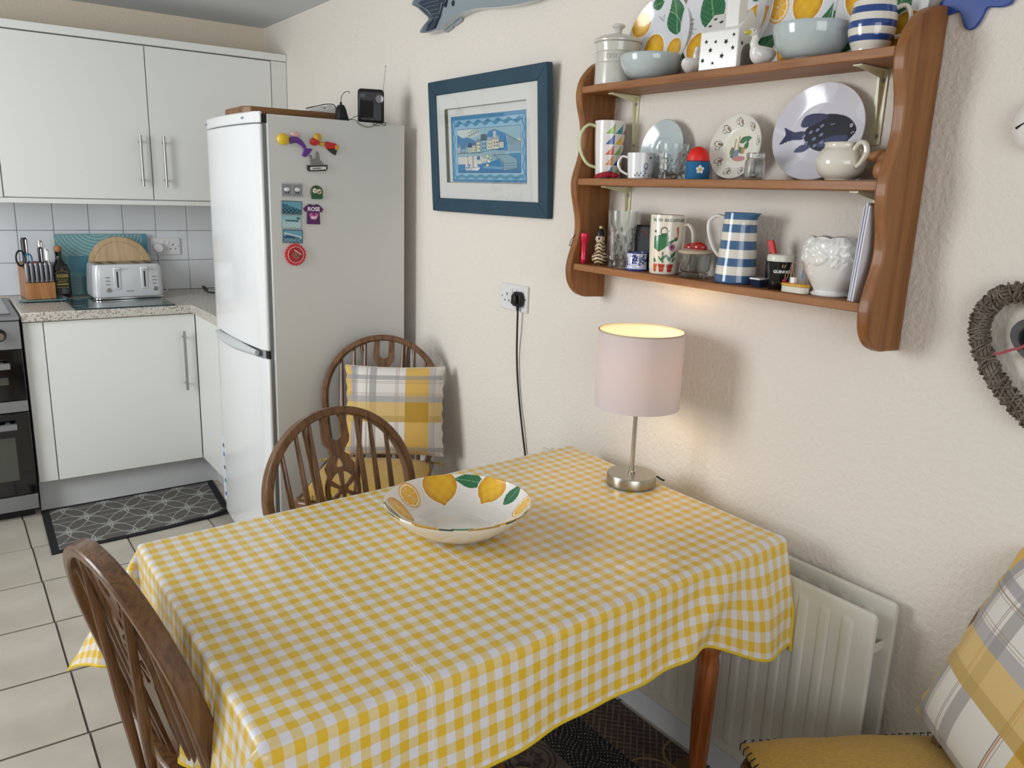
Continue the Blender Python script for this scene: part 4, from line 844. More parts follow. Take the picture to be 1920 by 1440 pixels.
# white house tealight
o = onshelf('house_lantern', 'white ceramic house lantern with cut star holes and chimney', 'lantern', 1.255, S1, -.070, .12)
L_, D_, E_, G_ = .048, .044, .078, .122
MB().prism([(-D_, 0), (D_, 0), (D_, E_), (0, G_), (-D_, E_)], -L_, L_, RY).build('house_walls', M['white'], o, .002)
MB().box(-.038, -.008, -.040, -.008, .082, .148).build('chimney', M['white'], o, .0015)
def star(cx, cz, r, a0=.3): return [((r if i % 2 == 0 else r*.42)*math.sin(a0+i*PI/5)+cx, (r if i % 2 == 0 else r*.42)*math.cos(a0+i*PI/5)+cz) for i in range(10)]
blk = mat('dark star opening', (34, 32, 36), .9)
FM = Matrix(((0, 0, -1, -D_-.0002), (-1, 0, 0, 0), (0, 1, 0, 0), (0, 0, 0, 1)))
for i, (a, b, r) in enumerate(((-.032, .058, .0045), (-.008, .056, .004), (.018, .054, .006), (.036, .066, .004), (-.020, .040, .0055), (.010, .026, .006), (-.038, .020, .0055), (-.012, .013, .004), (.036, .040, .005))): MB().prism(star(a, b, r, .3*i), 0, .0008, FM).build('star_hole', blk, o)
sl = math.atan2(G_-E_, D_); RM = Matrix.Translation((-D_/2-.0006, 0, (E_+G_)/2+.0006)) @ Matrix.Rotation(-sl, 4, 'Y') @ Matrix(((0, 1, 0, 0), (-1, 0, 0, 0), (0, 0, 1, 0), (0, 0, 0, 1)))
for i, (a, b, r) in enumerate(((-.035, -.012, .004), (-.012, -.002, .0045), (-.034, .012, .004), (.030, -.012, .005), (.034, .010, .004))): MB().prism(star(a, b, r, .5*i), -.0005, .0008, RM).build('star_hole', blk, o)
GM = Matrix(((1, 0, 0, 0), (0, 0, -1, -L_-.0002), (0, 1, 0, 0), (0, 0, 0, 1)))
for i, (a, b, r) in enumerate(((-.018, .072, .005), (.012, .076, .004), (.026, .050, .004), (-.030, .050, .0045))): MB().prism(star(a, b, r, .4*i), 0, .0008, GM).build('star_hole', blk, o)
MB().prism([(-.030, .002), (.022, .002), (.022, .024)]+[(-.004+.026*math.cos(t), .024+.028*math.sin(t)) for t in np.linspace(.2, PI-.2, 12)]+[(-.030, .024)], 0, .0008, GM).build('arched_opening', mat('shaded opening', (128, 126, 120), .8), o)
# geese
def goose(label, y, x, rz, s=1):
    o = onshelf('goose_ornament', label, 'ornament', y, S1, x, rz, 'white goose ornaments on the top shelf')
    vs = []; n_ = 18
    secs = [(-.036, .024, .003, .003), (-.030, .024, .009, .008), (-.020, .021, .016, .014), (-.004, .018, .019, .018), (.012, .018, .017, .018), (.022, .021, .012, .015), (.028, .026, .006, .009)]
    m = MB()
    for i, (a, z, ry, rz_) in enumerate(secs):
        for k in range(n_): t = 2*PI*k/n_; vs.append((-a*s, ry*math.cos(t)*s, max(0, z+rz_*math.sin(t))*s))
    fs = [(i*n_+k, i*n_+(k+1) % n_, (i+1)*n_+(k+1) % n_, (i+1)*n_+k) for i in range(len(secs)-1) for k in range(n_)]+[tuple(range(n_)), tuple(range(len(vs)-n_, len(vs)))[::-1]]
    m.add(vs, fs); m.tube([(p_[0]*s, 0, p_[1]*s) for p_ in cr([(-.016, .026), (-.024, .036), (-.022, .048), (-.026, .054)], 5)], [v*s for v in np.linspace(.0095, .0052, 16)], 12)
    m.ball((-.030*s, 0, .058*s), .010*s, .0075*s, .0075*s)
    m.build('body', M['white'], o, ang=60)
    MB().lathe([(.0045*s, 0), (.0035*s, .008*s), (0, .016*s)], 12, T((-.038*s, 0, .057*s), (0, -PI/2-.15, 0))).build('beak', plain((222, 206, 70)), o)
    for q in (-1, 1): MB().ball((-.034*s, q*.0068*s, .060*s), .0012, n=8).build('eye', M['blackp'], o)
goose('white china goose with yellow beak beside the right bowl', 1.150, -.092, -PI/2-.1+PI/2, 1.05)
goose('small white china goose seen from behind, left of the house lantern', 1.345, -.092, 3.44, .98)
# ---- middle shelf
o = onshelf('tall_mug', 'tall white mug printed with coloured triangles', 'mug', 1.640, S2, -.060, 0)
pr = [(0, .001), (.030, 0), (.0325, .002), (.034, .02), (.038, .08), (.0405, .140), (.0405, .146), (.038, .146), (.0375, .14), (.035, .08), (.031, .02), (0, .006)]
cols = {'g': (150, 190, 84), 't': (40, 140, 150), 'r': (216, 92, 66), 'b': (30, 92, 160), 'y': (226, 186, 60), 'o': (226, 150, 70)}
def tri(P):
    rows = ['gtr', 'byo', 'rgb', 'oby', 'tgr']
    for j, rw in enumerate(rows):
        zt_ = .138-j*.0262; zb = zt_-.025
        for i, ch in enumerate(rw*2):
            a0 = -2.55+i*.62; wd = .60
            P.put((P.r > .0315) & (P.s < .185) & (P.u > a0) & (P.u < a0+wd) & (P.v > zb) & (P.v < zt_) & ((P.v-zb)/(zt_-zb) < (P.u-a0)/wd), cols[ch])
lathe_paint('mug_body', pr, 200, tri, M['paint'], o, base=(236, 230, 226), nv=300)
handle_tube(o, [(-.032, .014, .130), (-.054, .024, .135), (-.070, .034, .112), (-.070, .034, .072), (-.052, .026, .038), (-.028, .014, .028)], .0042, mat('lime cream', (214, 222, 176), .18, coat=.5), 1.4)
o = onshelf('small_mug', 'small white cup with blue and green sprig print', 'cup', 1.497, S2, -.080, 0)
pr = [(0, .001), (.029, 0), (.0305, .002), (.0325, .03), (.0345, .062), (.0325, .062), (.031, .03), (.028, .005), (0, .004)]
def sprig(P):
    out_ = (P.s < .095) & (P.r > .0300)
    Q = Paint(P.u*.033, P.v, (240, 240, 240)); Q.c = P.c
    for k, (a, b, c) in enumerate(((-.078, .018, (96, 110, 150)), (-.066, .024, (96, 110, 150)), (-.050, .014, (110, 120, 110)), (-.036, .018, (104, 120, 70)), (-.02, .024, (96, 110, 150)), (-.088, .012, (104, 120, 70)))):
        Q.line([(a, .004), (a+.002, b)], .0006, (110, 120, 100)); [Q.ell(a+(.003 if q % 2 else -.003), .008+q*.005, .003, .0018, c, .6 if q % 2 else -.6) for q in range(int(b/.006))]
    Q.ell(-.064, .030, .006, .008, (120, 124, 160)); Q.ell(-.064, .031, .003, .005, (230, 226, 232)); Q.ell(-.052, .050, .003, .0025, (70, 74, 80)); Q.ell(-.030, .012, .008, .004, (104, 116, 64), .3); Q.ell(-.012, .030, .002, .004, (90, 96, 90))
lathe_paint('cup_body', pr, 240, sprig, M['paint'], o, base=(238, 238, 240), nv=200)
handle_tube(o, [(-.014, .028, .050), (-.022, .044, .054), (-.028, .052, .038), (-.024, .046, .020), (-.014, .030, .010)], .003, M['white'], 1.2)
o = lean('side_plate', 'plain pale blue-grey side plate leaning on wall behind small cup', 1.478, S2+.001, .072, -.030, .14, rot=0)
MB().lathe([(0, .0), (.04, 0), (.044, .002), (.070, .010), (.0725, .012), (.071, .0135), (.045, .006), (.040, .004), (.03, .004), (.028, .005), (.026, .004), (0, .004)], 64).build('plate', M['duck'], o)
def cut_glass(name, label, y, z, x, R0, R1, h, cat='glass', cuts=14, amp=.0034, z0=.15, z1=.8):
    o = onshelf(name, label, cat, y, z, x); n_ = 84; zs = np.linspace(0, h, 44); vs = []; fs = []
    for zz in zs:
        t = zz/h; R = R0+(R1-R0)*t; k = math.exp(-((t-(z0+z1)/2)/((z1-z0)/2))**6)
        for i in range(n_): a = 2*PI*i/n_; vs.append(((R-amp*k*(abs(math.sin(cuts*a/2+t*9))+abs(math.sin(cuts*a/2-t*9)))*.8)*math.cos(a), (R-amp*k*(abs(math.sin(cuts*a/2+t*9))+abs(math.sin(cuts*a/2-t*9)))*.8)*math.sin(a), zz))
    b0 = len(vs); zi = np.linspace(h, .012, 12)
    for zz in zi:
        R = R0+(R1-R0)*zz/h-.0035
        for i in range(n_): a = 2*PI*i/n_; vs.append((R*math.cos(a), R*math.sin(a), zz))
    rows = len(zs)+len(zi)
    for q in range(rows-1):
        for i in range(n_): fs.append((q*n_+i, q*n_+(i+1) % n_, (q+1)*n_+(i+1) % n_, (q+1)*n_+i))
    fs += [tuple(range(n_))[::-1], tuple(range((rows-1)*n_, rows*n_))]
    MB().add(vs, fs).build('tumbler', M['glass'], o); return o
cut_glass('cut_glass_tumbler', 'short cut glass tumbler in front of the side plate', 1.390, S2, -.080, .031, .0365, .080)
o = onshelf('egg_cup', 'blue felt cup with a daisy holding a red domed ball', 'egg cup', 1.318, S2, -.072)
MB().lathe([(0, 0), (.026, 0), (.027, .002), (.0275, .040), (.0255, .040), (.025, .03), (0, .028)], 40).build('cup', mat('blue felt', (38, 104, 150), .8), o)
MB().lathe([(0, .030)]+[(.0252*math.cos(t), .047+.0275*math.sin(t)) for t in np.linspace(-.2, PI/2-.02, 14)]+[(0, .0745)], 40).build('red_dome', mat('bright red rubber', (232, 44, 34), .45), o)
m = MB(); DM = Matrix.Rotation(.95, 4, 'Z') @ T((-.0278, 0, .022), (0, -PI/2, 0))
for k in range(5): m.ball((.006*math.cos(k*1.257), .006*math.sin(k*1.257), 0), .004, .004, .0012, 10, DM)
m.build('daisy_petals', M['white'], o); MB().ball((0, 0, .001), .003, .003, .0015, 10, DM).build('daisy_centre', plain((222, 190, 60)), o)
o = lean('nursery_plate', 'small cream-rimmed plate with garden scene and scroll border', 1.240, S2+.001, .071, -.034, .14)
def f3(P):
    P.put(np.hypot(P.u, P.v) < .038, (228, 226, 206))
    for (a, b, ln, wd, rt) in ((.010, .018, .012, .007, .6), (.020, .006, .010, .006, 1.4), (.004, -.004, .012, .006, 2.4), (.022, .020, .010, .006, .2), (-.010, -.016, .012, .006, .3)): P.leaf(a, b, ln, wd, rt)
    P.rect(-.014, -.010, -.014, .020, (176, 150, 150)); P.rect(-.004, .0, -.006, .026, (196, 160, 120)); P.ell(-.006, -.014, .008, .010, (120, 136, 160)); P.ell(-.018, -.008, .006, .010, (110, 120, 80)); P.ell(.004, -.024, .018, .006, (196, 130, 130)); P.ell(.012, -.006, .005, .008, (176, 140, 90))
    for k in range(9):
        a = k*.698+.2; cx, cy = .056*math.cos(a), .056*math.sin(a); P.ring(cx, cy, .008, .006, .0007, (110, 104, 96), a); P.ell(cx+.003, cy, .005, .003, ((150, 140, 110), (120, 110, 70), (160, 110, 110))[k % 3], a); P.ring(cx-.009*math.sin(a), cy+.009*math.cos(a), .004, .004, .0006, (120, 112, 104))
round_plate(o, .071, f3, (232, 230, 220), dep=.016)
o = onshelf('glass_jar', 'tiny glass jar holding a metal bead, right of nursery plate', 'jar', 1.140, S2, -.092)
MB().lathe([(0, .0), (.019, 0), (.021, .003), (.021, .036), (.018, .042), (.0175, .044), (.019, .045), (.019, .054), (.017, .055), (.016, .044), (.0185, .036), (.0185, .006), (0, .004)], 32).build('jar', M['glass'], o)
MB().ball((.002, .002, .0115), .0075).ball((-.006, -.004, .010), .005).build('bead', M['steel'], o)
o = lean('fish_plate', 'large oval white plate with a navy blue fish', 1.040, S2+.001, .097, -.034, .16)
def f4(P):
    P.put(np.sin(P.u*60+P.v*30+2*np.sin(P.v*50)) > .82, (222, 224, 232))
    nv_ = (20, 22, 38); P.poly(cr([(-.035, -.002), (-.020, .022), (.0, .036), (.03, .036), (.058, .026), (.078, .004), (.070, -.012), (.045, -.030), (.01, -.038), (-.02, -.026)], 6, True), nv_)
    P.poly(cr([(-.078, .012), (-.074, -.002), (-.082, -.024), (-.062, -.014), (-.035, -.012), (-.035, .004), (-.058, .004)], 5, True), (52, 58, 92)); P.poly(cr([(-.046, .018), (-.038, .036), (-.012, .040), (.012, .034), (-.010, .020), (-.035, .012)], 5, True), (58, 62, 96)); P.poly(cr([(-.050, -.038), (-.036, -.024), (-.014, -.026), (-.028, -.038)], 5, True), (70, 76, 112))
    P.ell(.03, -.018, .034, .010, (56, 62, 104), .2)
    for (a, b) in ((-.034, -.006), (-.020, .002), (-.006, .006), (-.026, -.020), (-.010, -.012), (.004, -.004), (-.006, -.026), (.008, -.020), (.002, .014)): P.ell(a, b, .0045, .003, (124, 130, 170), .7)
    P.ell(.064, .012, .0035, .0035, (230, 230, 230)); P.ell(.064, .012, .002, .002, (20, 20, 24)); P.line([(.066, -.004), (.074, -.001)], .0007, (220, 220, 226)); P.line([(.02, .016), (.028, .017)], .0008, (130, 136, 160))
round_plate(o, .098, f4, (214, 212, 222), dep=.012); o.matrix_world = o.matrix_world @ Matrix.Diagonal((1.08, 1, 1, 1))
o = onshelf('creamer', 'squat cream glazed china cup with curled handle', 'cup', .952, S2, -.068, 0)
pr = [(0, .001), (.024, 0), (.028, .003), (.040, .012), (.048, .028), (.0475, .042), (.041, .056), (.035, .062), (.0345, .069), (.0365, .0715), (.034, .072), (.032, .066), (.033, .060), (.044, .042), (.045, .028), (.036, .012), (0, .006)]
MB().lathe(cr(pr, 3), 64).build('cup_body', M['cream'], o, ang=60)
handle_tube(o, [(-.016, -.036, .058), (-.022, -.050, .070), (-.028, -.064, .066), (-.028, -.068, .050), (-.022, -.056, .034), (-.018, -.046, .026)], .0048, M['cream'], 1.2)
o = onshelf('wooden_bird', 'brown wooden bird beak poking out by the right bracket', 'ornament', .890, S2, -.062, 0)
MB().ball((0, -.018, .045), .012, .020, .014).ball((0, -.020, .020), .014, .016, .020).build('body', M['blockwood'], o)
MB().lathe([(.010, 0), (.007, .018), (.003, .030)], 14, T((0, -.008, .046), (-PI/2, 0, 0))).build('beak', M['blockwood'], o)
MB().lathe([(.0042, 0), (.0042, .006), (0, .009)], 12, T((0, .020, .046), (-PI/2, 0, 0))).build('beak_tip', M['blackp'], o)
MB().box(-.02, .02, -.03, .03, 0, .002).build('base', M['blackp'], o)
m = MB(); m.tube(cr([(0, .05, .003), (-.006, .03, .006), (.0, .01, .010), (.006, -.01, .012), (-.004, -.03, .010)], 6), [.003+.004*math.sin(i/24*PI) for i in range(25)], 8, flat=.5); m.ball((0, -.005, .009), .016, .018, .008); m.ball((.004, -.024, .007), .010, .012, .006)
o = onshelf('red_cloth', 'crumpled dark red cloth on shelf in front of tall mug', 'cloth', 1.590, S2, -.106); m.build('cloth', mat('dark red cloth', (150, 22, 34), .7), o)
# ---- bottom shelf
o = onshelf('torch', 'small red torch standing at the left of bottom shelf', 'torch', 1.678, S3, -.095)
MB().lathe([(0, 0), (.0075, 0), (.0085, .002), (.0085, .02), (.0078, .022), (.0085, .03), (.0085, .05), (.0095, .056), (.0115, .062), (.0115, .080), (.010, .082), (0, .082)], 28).build('body', mat('cerise metal', (206, 26, 62), .25, .3, coat=.4), o)
MB().tube(cr([(0, .010, .079), (-.010, .022, .078), (-.020, .030, .064), (-.024, .034, .048), (-.020, .033, .046), (-.016, .028, .060), (-.002, .012, .074)], 6), .001, 6).build('wrist_strap', M['thread'], o)
o = onshelf('tiger_figurine', 'beige figurine with black tiger stripes and dark cap', 'figurine', 1.630, S3, -.080)
stp = pmat('striped figurine', .3, .3)
def ell_paint(nm, c, rx, ry, rz_, fn, base=(214, 184, 146)):
    pr = [(math.sin(PI*i/24), -math.cos(PI*i/24)) for i in range(25)]; pr[0] = (0.0001, -1); pr[-1] = (.0001, 1)
    return lathe_paint(nm, pr, 64, fn, stp, o, base=base, M=Matrix.Translation(c) @ Matrix.Diagonal((rx, ry, rz_, 1)), nv=70)
zeb = lambda P: P.put(np.sin(P.v*13+2.2*np.sin(P.u*3)) > .35, (30, 24, 22))
ell_paint('lower_body', (0, -.002, .018), .022, .024, .0185, zeb); ell_paint('upper_body', (0, 0, .045), .014, .015, .020, zeb)
ell_paint('head', (-.002, 0, .069), .012, .013, .012, lambda P: P.ell(-2.6, .1, .3, .3, (60, 40, 30)), (216, 196, 172)); MB().lathe([(0, 0), (.012, 0), (.011, .012), (.006, .020), (0, .021)], 20, T((0, 0, .076))).build('cap', M['blackp'], o)
MB().lathe([(0, 0), (.0055, 0), (.005, .006), (0, .007)], 14, T((0, 0, .096))).build('cap_top', plain((206, 180, 110)), o)
cut_glass('cut_glass_vase', 'tall cut glass tumbler at the left of bottom shelf', 1.555, S3, -.072, .032, .0405, .145, 'glass', 10, .0046, .12, .72)
o = onshelf('blue_pot', 'small blue and white patterned pot', 'pot', 1.478, S3, -.090)
def f5(P):
    Q = Paint(P.u*.026, P.v, (0, 0, 0)); Q.c = P.c; P.put(P.s > .078, (70, 90, 150))
    for i in range(90):
        a, b = rng.uniform(-.082, .082), rng.uniform(.010, .040); Q.ell(a, b, .0045, .0035, (34, 48, 120), rng.uniform(0, 3)); Q.ell(a+.003, b+.001, .002, .0015, (200, 206, 230))
    P.put((P.v < .005) | ((P.v > .043) & (P.s < .085)), (44, 58, 130)); P.put((np.abs(P.v-.0065) < .0008) | (np.abs(P.v-.041) < .0008), (196, 202, 226))
lathe_paint('pot', [(0, .001), (.028, 0), (.029, .003), (.0262, .008), (.0255, .025), (.0255, .042), (.0265, .046), (.024, .046), (.023, .04), (.023, .008), (0, .006)], 220, f5, M['paint'], o, base=(206, 212, 232), nv=180)
o = onshelf('black_case', 'upright black case behind the blue pot', 'case', 1.500, S3, -.042, .25)
MB().box(-.008, .008, -.030, .030, 0, .112).build('case', mat('matt black case', (18, 19, 24), .55), o, .006, seg=3)
MB().tube(cr([(-.0085, .012, .095), (-.0086, 0, .101), (-.0086, -.012, .094), (-.0086, -.002, .090), (-.0086, .006, .084)], 5), .001, 6).build('logo_mark', plain((150, 84, 50)), o)
# garden print vase/mug
o = onshelf('garden_mug', 'tall cream mug with watering can, flowerpots and green lettering', 'mug', 1.397, S3, -.075, 0)
G0 = -2.36    # angle on the mug facing the viewer
def f6(P):
    Q = Paint((P.u-G0)*.0395, P.v, (0, 0, 0)); Q.c = P.c; ok = P.s < .195; keep = P.c.copy()
    gr = (52, 118, 76)
    Q.poly([(-.032, .063), (-.030, .092), (-.012, .095), (-.010, .098), (.002, .100), (.006, .088), (.004, .070), (-.004, .062), (-.016, .054)], gr); Q.poly([(.002, .066), (.020, .080), (.024, .084), (.022, .086), (.004, .078)], gr); Q.poly([(.020, .086), (.026, .092), (.030, .082), (.022, .080)], (60, 100, 66))
    Q.ring(-.028, .093, .005, .010, .0012, (40, 80, 56)); Q.ring(-.006, .102, .008, .010, .0012, (40, 80, 56))
    for cx, c in ((-.028, (206, 96, 46)), (-.008, (190, 62, 44)), (.014, (178, 46, 42))): Q.poly([(cx-.008, .024), (cx+.008, .024), (cx+.006, .006), (cx-.006, .006)], c); Q.rect(cx-.009, cx+.009, .020, .025, c); Q.line([(cx-.006, .014), (cx+.006, .014)], .0005, (230, 140, 90))
    for q in range(3): Q.leaf(-.028+(q-1)*.002, .034, .007, .0018, 1.57+(q-1)*.4); Q.leaf(-.006+(q-1)*.004, .036+.003*q, .012, .0028, 1.57+(q-1)*-.8)
    Q.line([(.014, .025), (.015, .062)], .0006, (70, 100, 70)); Q.leaf(.008, .040, .010, .004, 2.2); Q.leaf(.021, .048, .012, .004, 1.0); Q.leaf(.022, .036, .008, .003, 1.0)
    for k in range(10): Q.ell(.015+.006*math.cos(k*.628), .066+.006*math.sin(k*.628), .0035, .0018, (160, 100, 150), k*.628)
    Q.ell(.015, .066, .003, .003, (110, 30, 60)); Q.ell(-.006, .050, .003, .0045, (130, 110, 120)); Q.ell(-.018, .056, .003, .0015, (170, 90, 60)); Q.ell(.006, .103, .0015, .0015, (120, 60, 50)); Q.ell(-.034, .108, .0015, .0015, (70, 90, 80)); Q.poly([(.024, .112), (.030, .116), (.032, .100), (.031, .084), (.028, .084), (.027, .098)], (176, 84, 50))
    P.c[~ok] = keep[~ok]; P.put(P.v > .1415, (150, 90, 60))
lathe_paint('mug_body', [(0, .001), (.034, 0), (.0355, .003), (.037, .02), (.0395, .08), (.0405, .13), (.0405, .142), (.038, .142), (.037, .08), (.034, .01), (0, .006)], 320, f6, M['paint'], o, base=(236, 228, 212), nv=340)
me = text_mesh('le to accumulate', .0145, .0002, .0002)
warp(me, lambda a, b, c: ((.0408+c)*math.cos(G0+a/.0405+.25), (.0408+c)*math.sin(G0+a/.0405+.25), .1305+b)); link('lettering', me, plain((92, 120, 100)), o)
handle_tube(o, [(.016, -.034, .115), (.020, -.052, .120), (.022, -.066, .100), (.022, -.066, .06), (.018, -.050, .035), (.014, -.036, .03)], .004, M['cream'], 1.3)
# butter dish with glass bottom
o = onshelf('glass_dish', 'fluted clear glass dish with a wavy foot', 'dish', 1.300, S3, -.072)
n_ = 72; vs = []; fs = []
rows = [(0, .030, .5), (.004, .034, 1), (.012, .030, .2), (.016, .0335, .6), (.05, .037, .6), (.056, .0375, .3), (.056, .0345, 0), (.05, .034, 0), (.018, .030, 0)]
for z, R, k in rows:
    for i in range(n_): a = 2*PI*i/n_; q = R+.0016*k*math.cos(8*a); vs.append((q*math.cos(a), q*math.sin(a), z+(.0015*(1-math.cos(8*a)) if z == 0 else 0)))
for q in range(len(rows)-1):
    for i in range(n_): fs.append((q*n_+i, q*n_+(i+1) % n_, (q+1)*n_+(i+1) % n_, (q+1)*n_+i))
fs += [tuple(range(n_))[::-1], tuple(range((len(rows)-1)*n_, len(rows)*n_))]
MB().add(vs, fs).build('dish', M['glass'], o)
o2 = onshelf('strawberry_lid', 'beige lid with red fruit shaped top resting on the glass dish', 'lid', 1.300, S3+.0565, -.072)
MB().lathe([(0, 0), (.040, 0), (.042, .002), (.040, .006), (.030, .010), (0, .011)], 40).build('lid_disc', mat('stone beige', (190, 172, 150), .5), o2)
MB().ball((-.004, -.010, .015), .016, .024, .013).ball((-.004, .014, .013), .014, .020, .011).build('fruit', mat('glazed red fruit', (158, 32, 28), .2, coat=.5), o2)
MB().prism([(-.008, -.03), (.004, -.024), (.010, 0), (.004, .026), (-.010, .03), (-.014, 0)], .009, .0125).build('leaf', mat('leaf green glaze', (70, 84, 48), .4), o2, .001)
# blue striped jug
o = onshelf('striped_jug', 'tall jug with wide blue and white bands, wooden shelf centre', 'jug', 1.185, S3, -.065, 0)
pr = [(0, .001), (.045, 0), (.0465, .003), (.0455, .02), (.039, .10), (.036, .15), (.036, .155), (.033, .155), (.0335, .145), (.036, .10), (.042, .02), (0, .006)]
P_ = np.array(pr); d_ = np.r_[0, np.cumsum(np.hypot(np.diff(P_[:, 0]), np.diff(P_[:, 1])))]; s_ = np.linspace(0, d_[-1], 260); r_v = np.interp(s_, d_, P_[:, 0]); z_v = np.interp(s_, d_, P_[:, 1])
th = np.arange(128)*2*PI/128-PI; TH, S_ = np.meshgrid(th, s_); R_ = r_v[:, None]+0*TH; Z_ = z_v[:, None]+0*TH
ds = np.angle(np.exp(1j*(TH+PI/2+.15))); R_ = R_+.022*np.exp(-(ds/.42)**2)*np.clip((Z_-.125)/.03, 0, 1)**1.5; dh = 0
pa = Paint(TH, Z_, (228, 222, 210))
for a, b in ((0, .0195), (.038, .0565), (.075, .094), (.112, .130), (.140, .2)): pa.put((pa.v >= a) & (pa.v < b) & (S_ < .245) & (S_ > .02), (64, 102, 142))
pa.put((Z_ > .1548), (64, 102, 142))
surf('jug_body', R_*np.cos(TH), R_*np.sin(TH), Z_, M['paint'], o, closed=True, col=pa.c)
handle_tube(o, [(-.004, .034, .140), (-.010, .058, .146), (-.018, .074, .130), (-.018, .070, .100), (-.014, .054, .068), (-.006, .040, .052)], .0042, M['white'], 1.6)
# stout mug
o = onshelf('stout_money_box', 'small black stout glass shaped pot with cream top and white lettering', 'pot', 1.060, S3, -.078, 0)
MB().lathe([(0, 0), (.020, 0), (.0215, .002), (.0225, .025), (.026, .050), (.0272, .059)], 44, cap=False).build('black_body', mat('gloss black', (16, 16, 17), .12, coat=.6), o)
MB().lathe([(.0272, .059), (.0275, .062), (.0275, .068), (.0255, .0725), (.020, .0735), (0, .0735)], 44).build('cream_top', mat('cream head', (222, 220, 208), .3, coat=.3), o)
me = text_mesh('GUINNESS', .0085, .0002, .0003); warp(me, lambda a, b, c: ((.0252+c)*math.cos(-2.3+a/.025+.1), (.0252+c)*math.sin(-2.3+a/.025+.1), .038+b)); link('lettering', me, plain((224, 224, 220)), o)
me = text_mesh('17', .009, .0002, .0003); warp(me, lambda a, b, c: ((.0262+c)*math.cos(-2.3+a/.025+.1), (.0262+c)*math.sin(-2.3+a/.025+.1), .050+b)); link('emblem', me, plain((196, 160, 100)), o)
# red tag thing behind
o = onshelf('red_lighthouse', 'small red pointed ornament poking up behind the black pot', 'ornament', 1.105, S3, -.050, .0)
MB().lathe([(0, 0), (.012, 0), (.012, .06), (.004, .075)], 4, None).build('post', M['blackp'], o)
MB().prism([(-.012, .098), (.002, .100), (.013, .070), (-.004, .070)], -.004, .004, Matrix(((0, 0, 1, 0), (-1, 0, 0, 0), (0, 1, 0, 0), (0, 0, 0, 1)))).build('red_flag', M['red'], o, .001)
MB().ball((0, -.001, .104), .003).tube([(0, -.008+.004*math.cos(a), .099+.004*math.sin(a)) for a in np.linspace(0, 2*PI, 14, endpoint=False)], .0007, 6, closed=True).build('ring', M['gasket'], o)
o = onshelf('blue_box', 'little navy dish with white rim half behind the black pot', 'dish', 1.103, S3, -.085, 0)
MB().prism([(-.011, 0), (.016, 0), (.016, .016), (-.016, .016)], -.012, .012, RY @ Matrix.Rotation(0, 4, 'Y')).build('dish', M['navy'], o); 
MB().box(-.017, .017, -.013, .013, .0162, .0195).build('rim', M['white'], o)
# wooden boat
o = onshelf('model_boat', 'tiny yellow and white model fishing boat with masts', 'model boat', 1.000, S3, -.100, 0)
hull = cr([(0, .033), (-.011, .026), (-.013, 0), (-.012, -.024), (0, -.030), (.012, -.024), (.013, 0), (.011, .026)], 4, True)
MB().prism(scl(hull, .95), 0, .013).build('hull', mat('white hull', (222, 216, 200), .4), o, .001)
MB().prism(hull, .0132, .0185).build('gunwale', mat('yellow gunwale', (214, 160, 50), .4), o, .001)
for (a, hh) in ((.014, .062), (-.018, .066), (.028, .036)): MB().tube([(0, a, .018), (0, a, hh)], .0009, 6).build('mast', M['blockwood'], o)
m = MB()
for (a, b, c, d) in ((.014, .06, .026, .019), (.014, .06, .004, .019), (-.018, .064, -.006, .019), (-.018, .064, -.028, .019), (.014, .06, -.018, .064)): m.tube([(0, a, b), (0, c, d)], .0005, 5)
m.build('rigging', mat('thread', (190, 150, 130), .8), o)
MB().box(-.005, .005, .002, .012, .0187, .031).build('cabin', M['white'], o, .0005); MB().prism([(-.016, .03), (-.002, .03), (-.006, .048)], -.0004, .0004, Matrix(((0, 0, 1, 0), (1, 0, 0, -.006), (0, 1, 0, 0), (0, 0, 0, 1)))).build('sail', mat('blue grey sail', (110, 130, 160), .7), o)
MB().ball((-.004, .026, .022), .004).build('red_float', mat('magenta', (170, 30, 70), .5), o)
# planter
o = onshelf('planter', 'white ceramic planter with moulded leaf relief and scalloped rim', 'planter', .942, S3, -.066, 0)
n_ = 200; rows = 150; s_ = np.linspace(0, 1, rows); pz = cr([(.037, 0), (.039, .004), (.034, .009), (.038, .018), (.050, .040), (.0585, .064), (.061, .084), (.057, .102), (.050, .114)], 8); pz = np.array(pz)
z_v = np.interp(s_, np.linspace(0, 1, len(pz)), pz[:, 1]); r_v = np.interp(s_, np.linspace(0, 1, len(pz)), pz[:, 0]); th = np.arange(n_)*2*PI/n_; TH, Z_ = np.meshgrid(th, z_v); R_ = r_v[:, None]+0*TH
zone = 1/(1+np.exp(-(Z_-.060-.005*np.sin(6*TH))*700))*1/(1+np.exp((Z_-.112)*900))
rel = np.sin(8*TH+2.2*np.sin(Z_*110+TH))*np.cos(Z_*130+1.7*np.sin(6*TH))+.55*np.sin(23*TH-Z_*150+3*np.sin(5*TH))*np.sin(Z_*190); R_ = R_+zone*(.0022+.0022*np.tanh(1.6*rel))
Z2 = Z_+np.clip((Z_-.100)/.014, 0, 1)*.0035*np.abs(np.sin(4.5*TH)); X, Y = R_*np.cos(TH), R_*np.sin(TH)
so = surf('pot', X, Y, Z2, M['white'], o, closed=True).modifiers.new('s', 'SOLIDIFY'); so.thickness = .003; so.offset = -1
MB().lathe([(0, .002), (.036, .002), (.036, .006), (0, .006)], 40).build('base', M['white'], o)
o = onshelf('envelopes', 'white envelopes and papers standing against the right side panel', 'papers', .868, S3, -.065, 0)
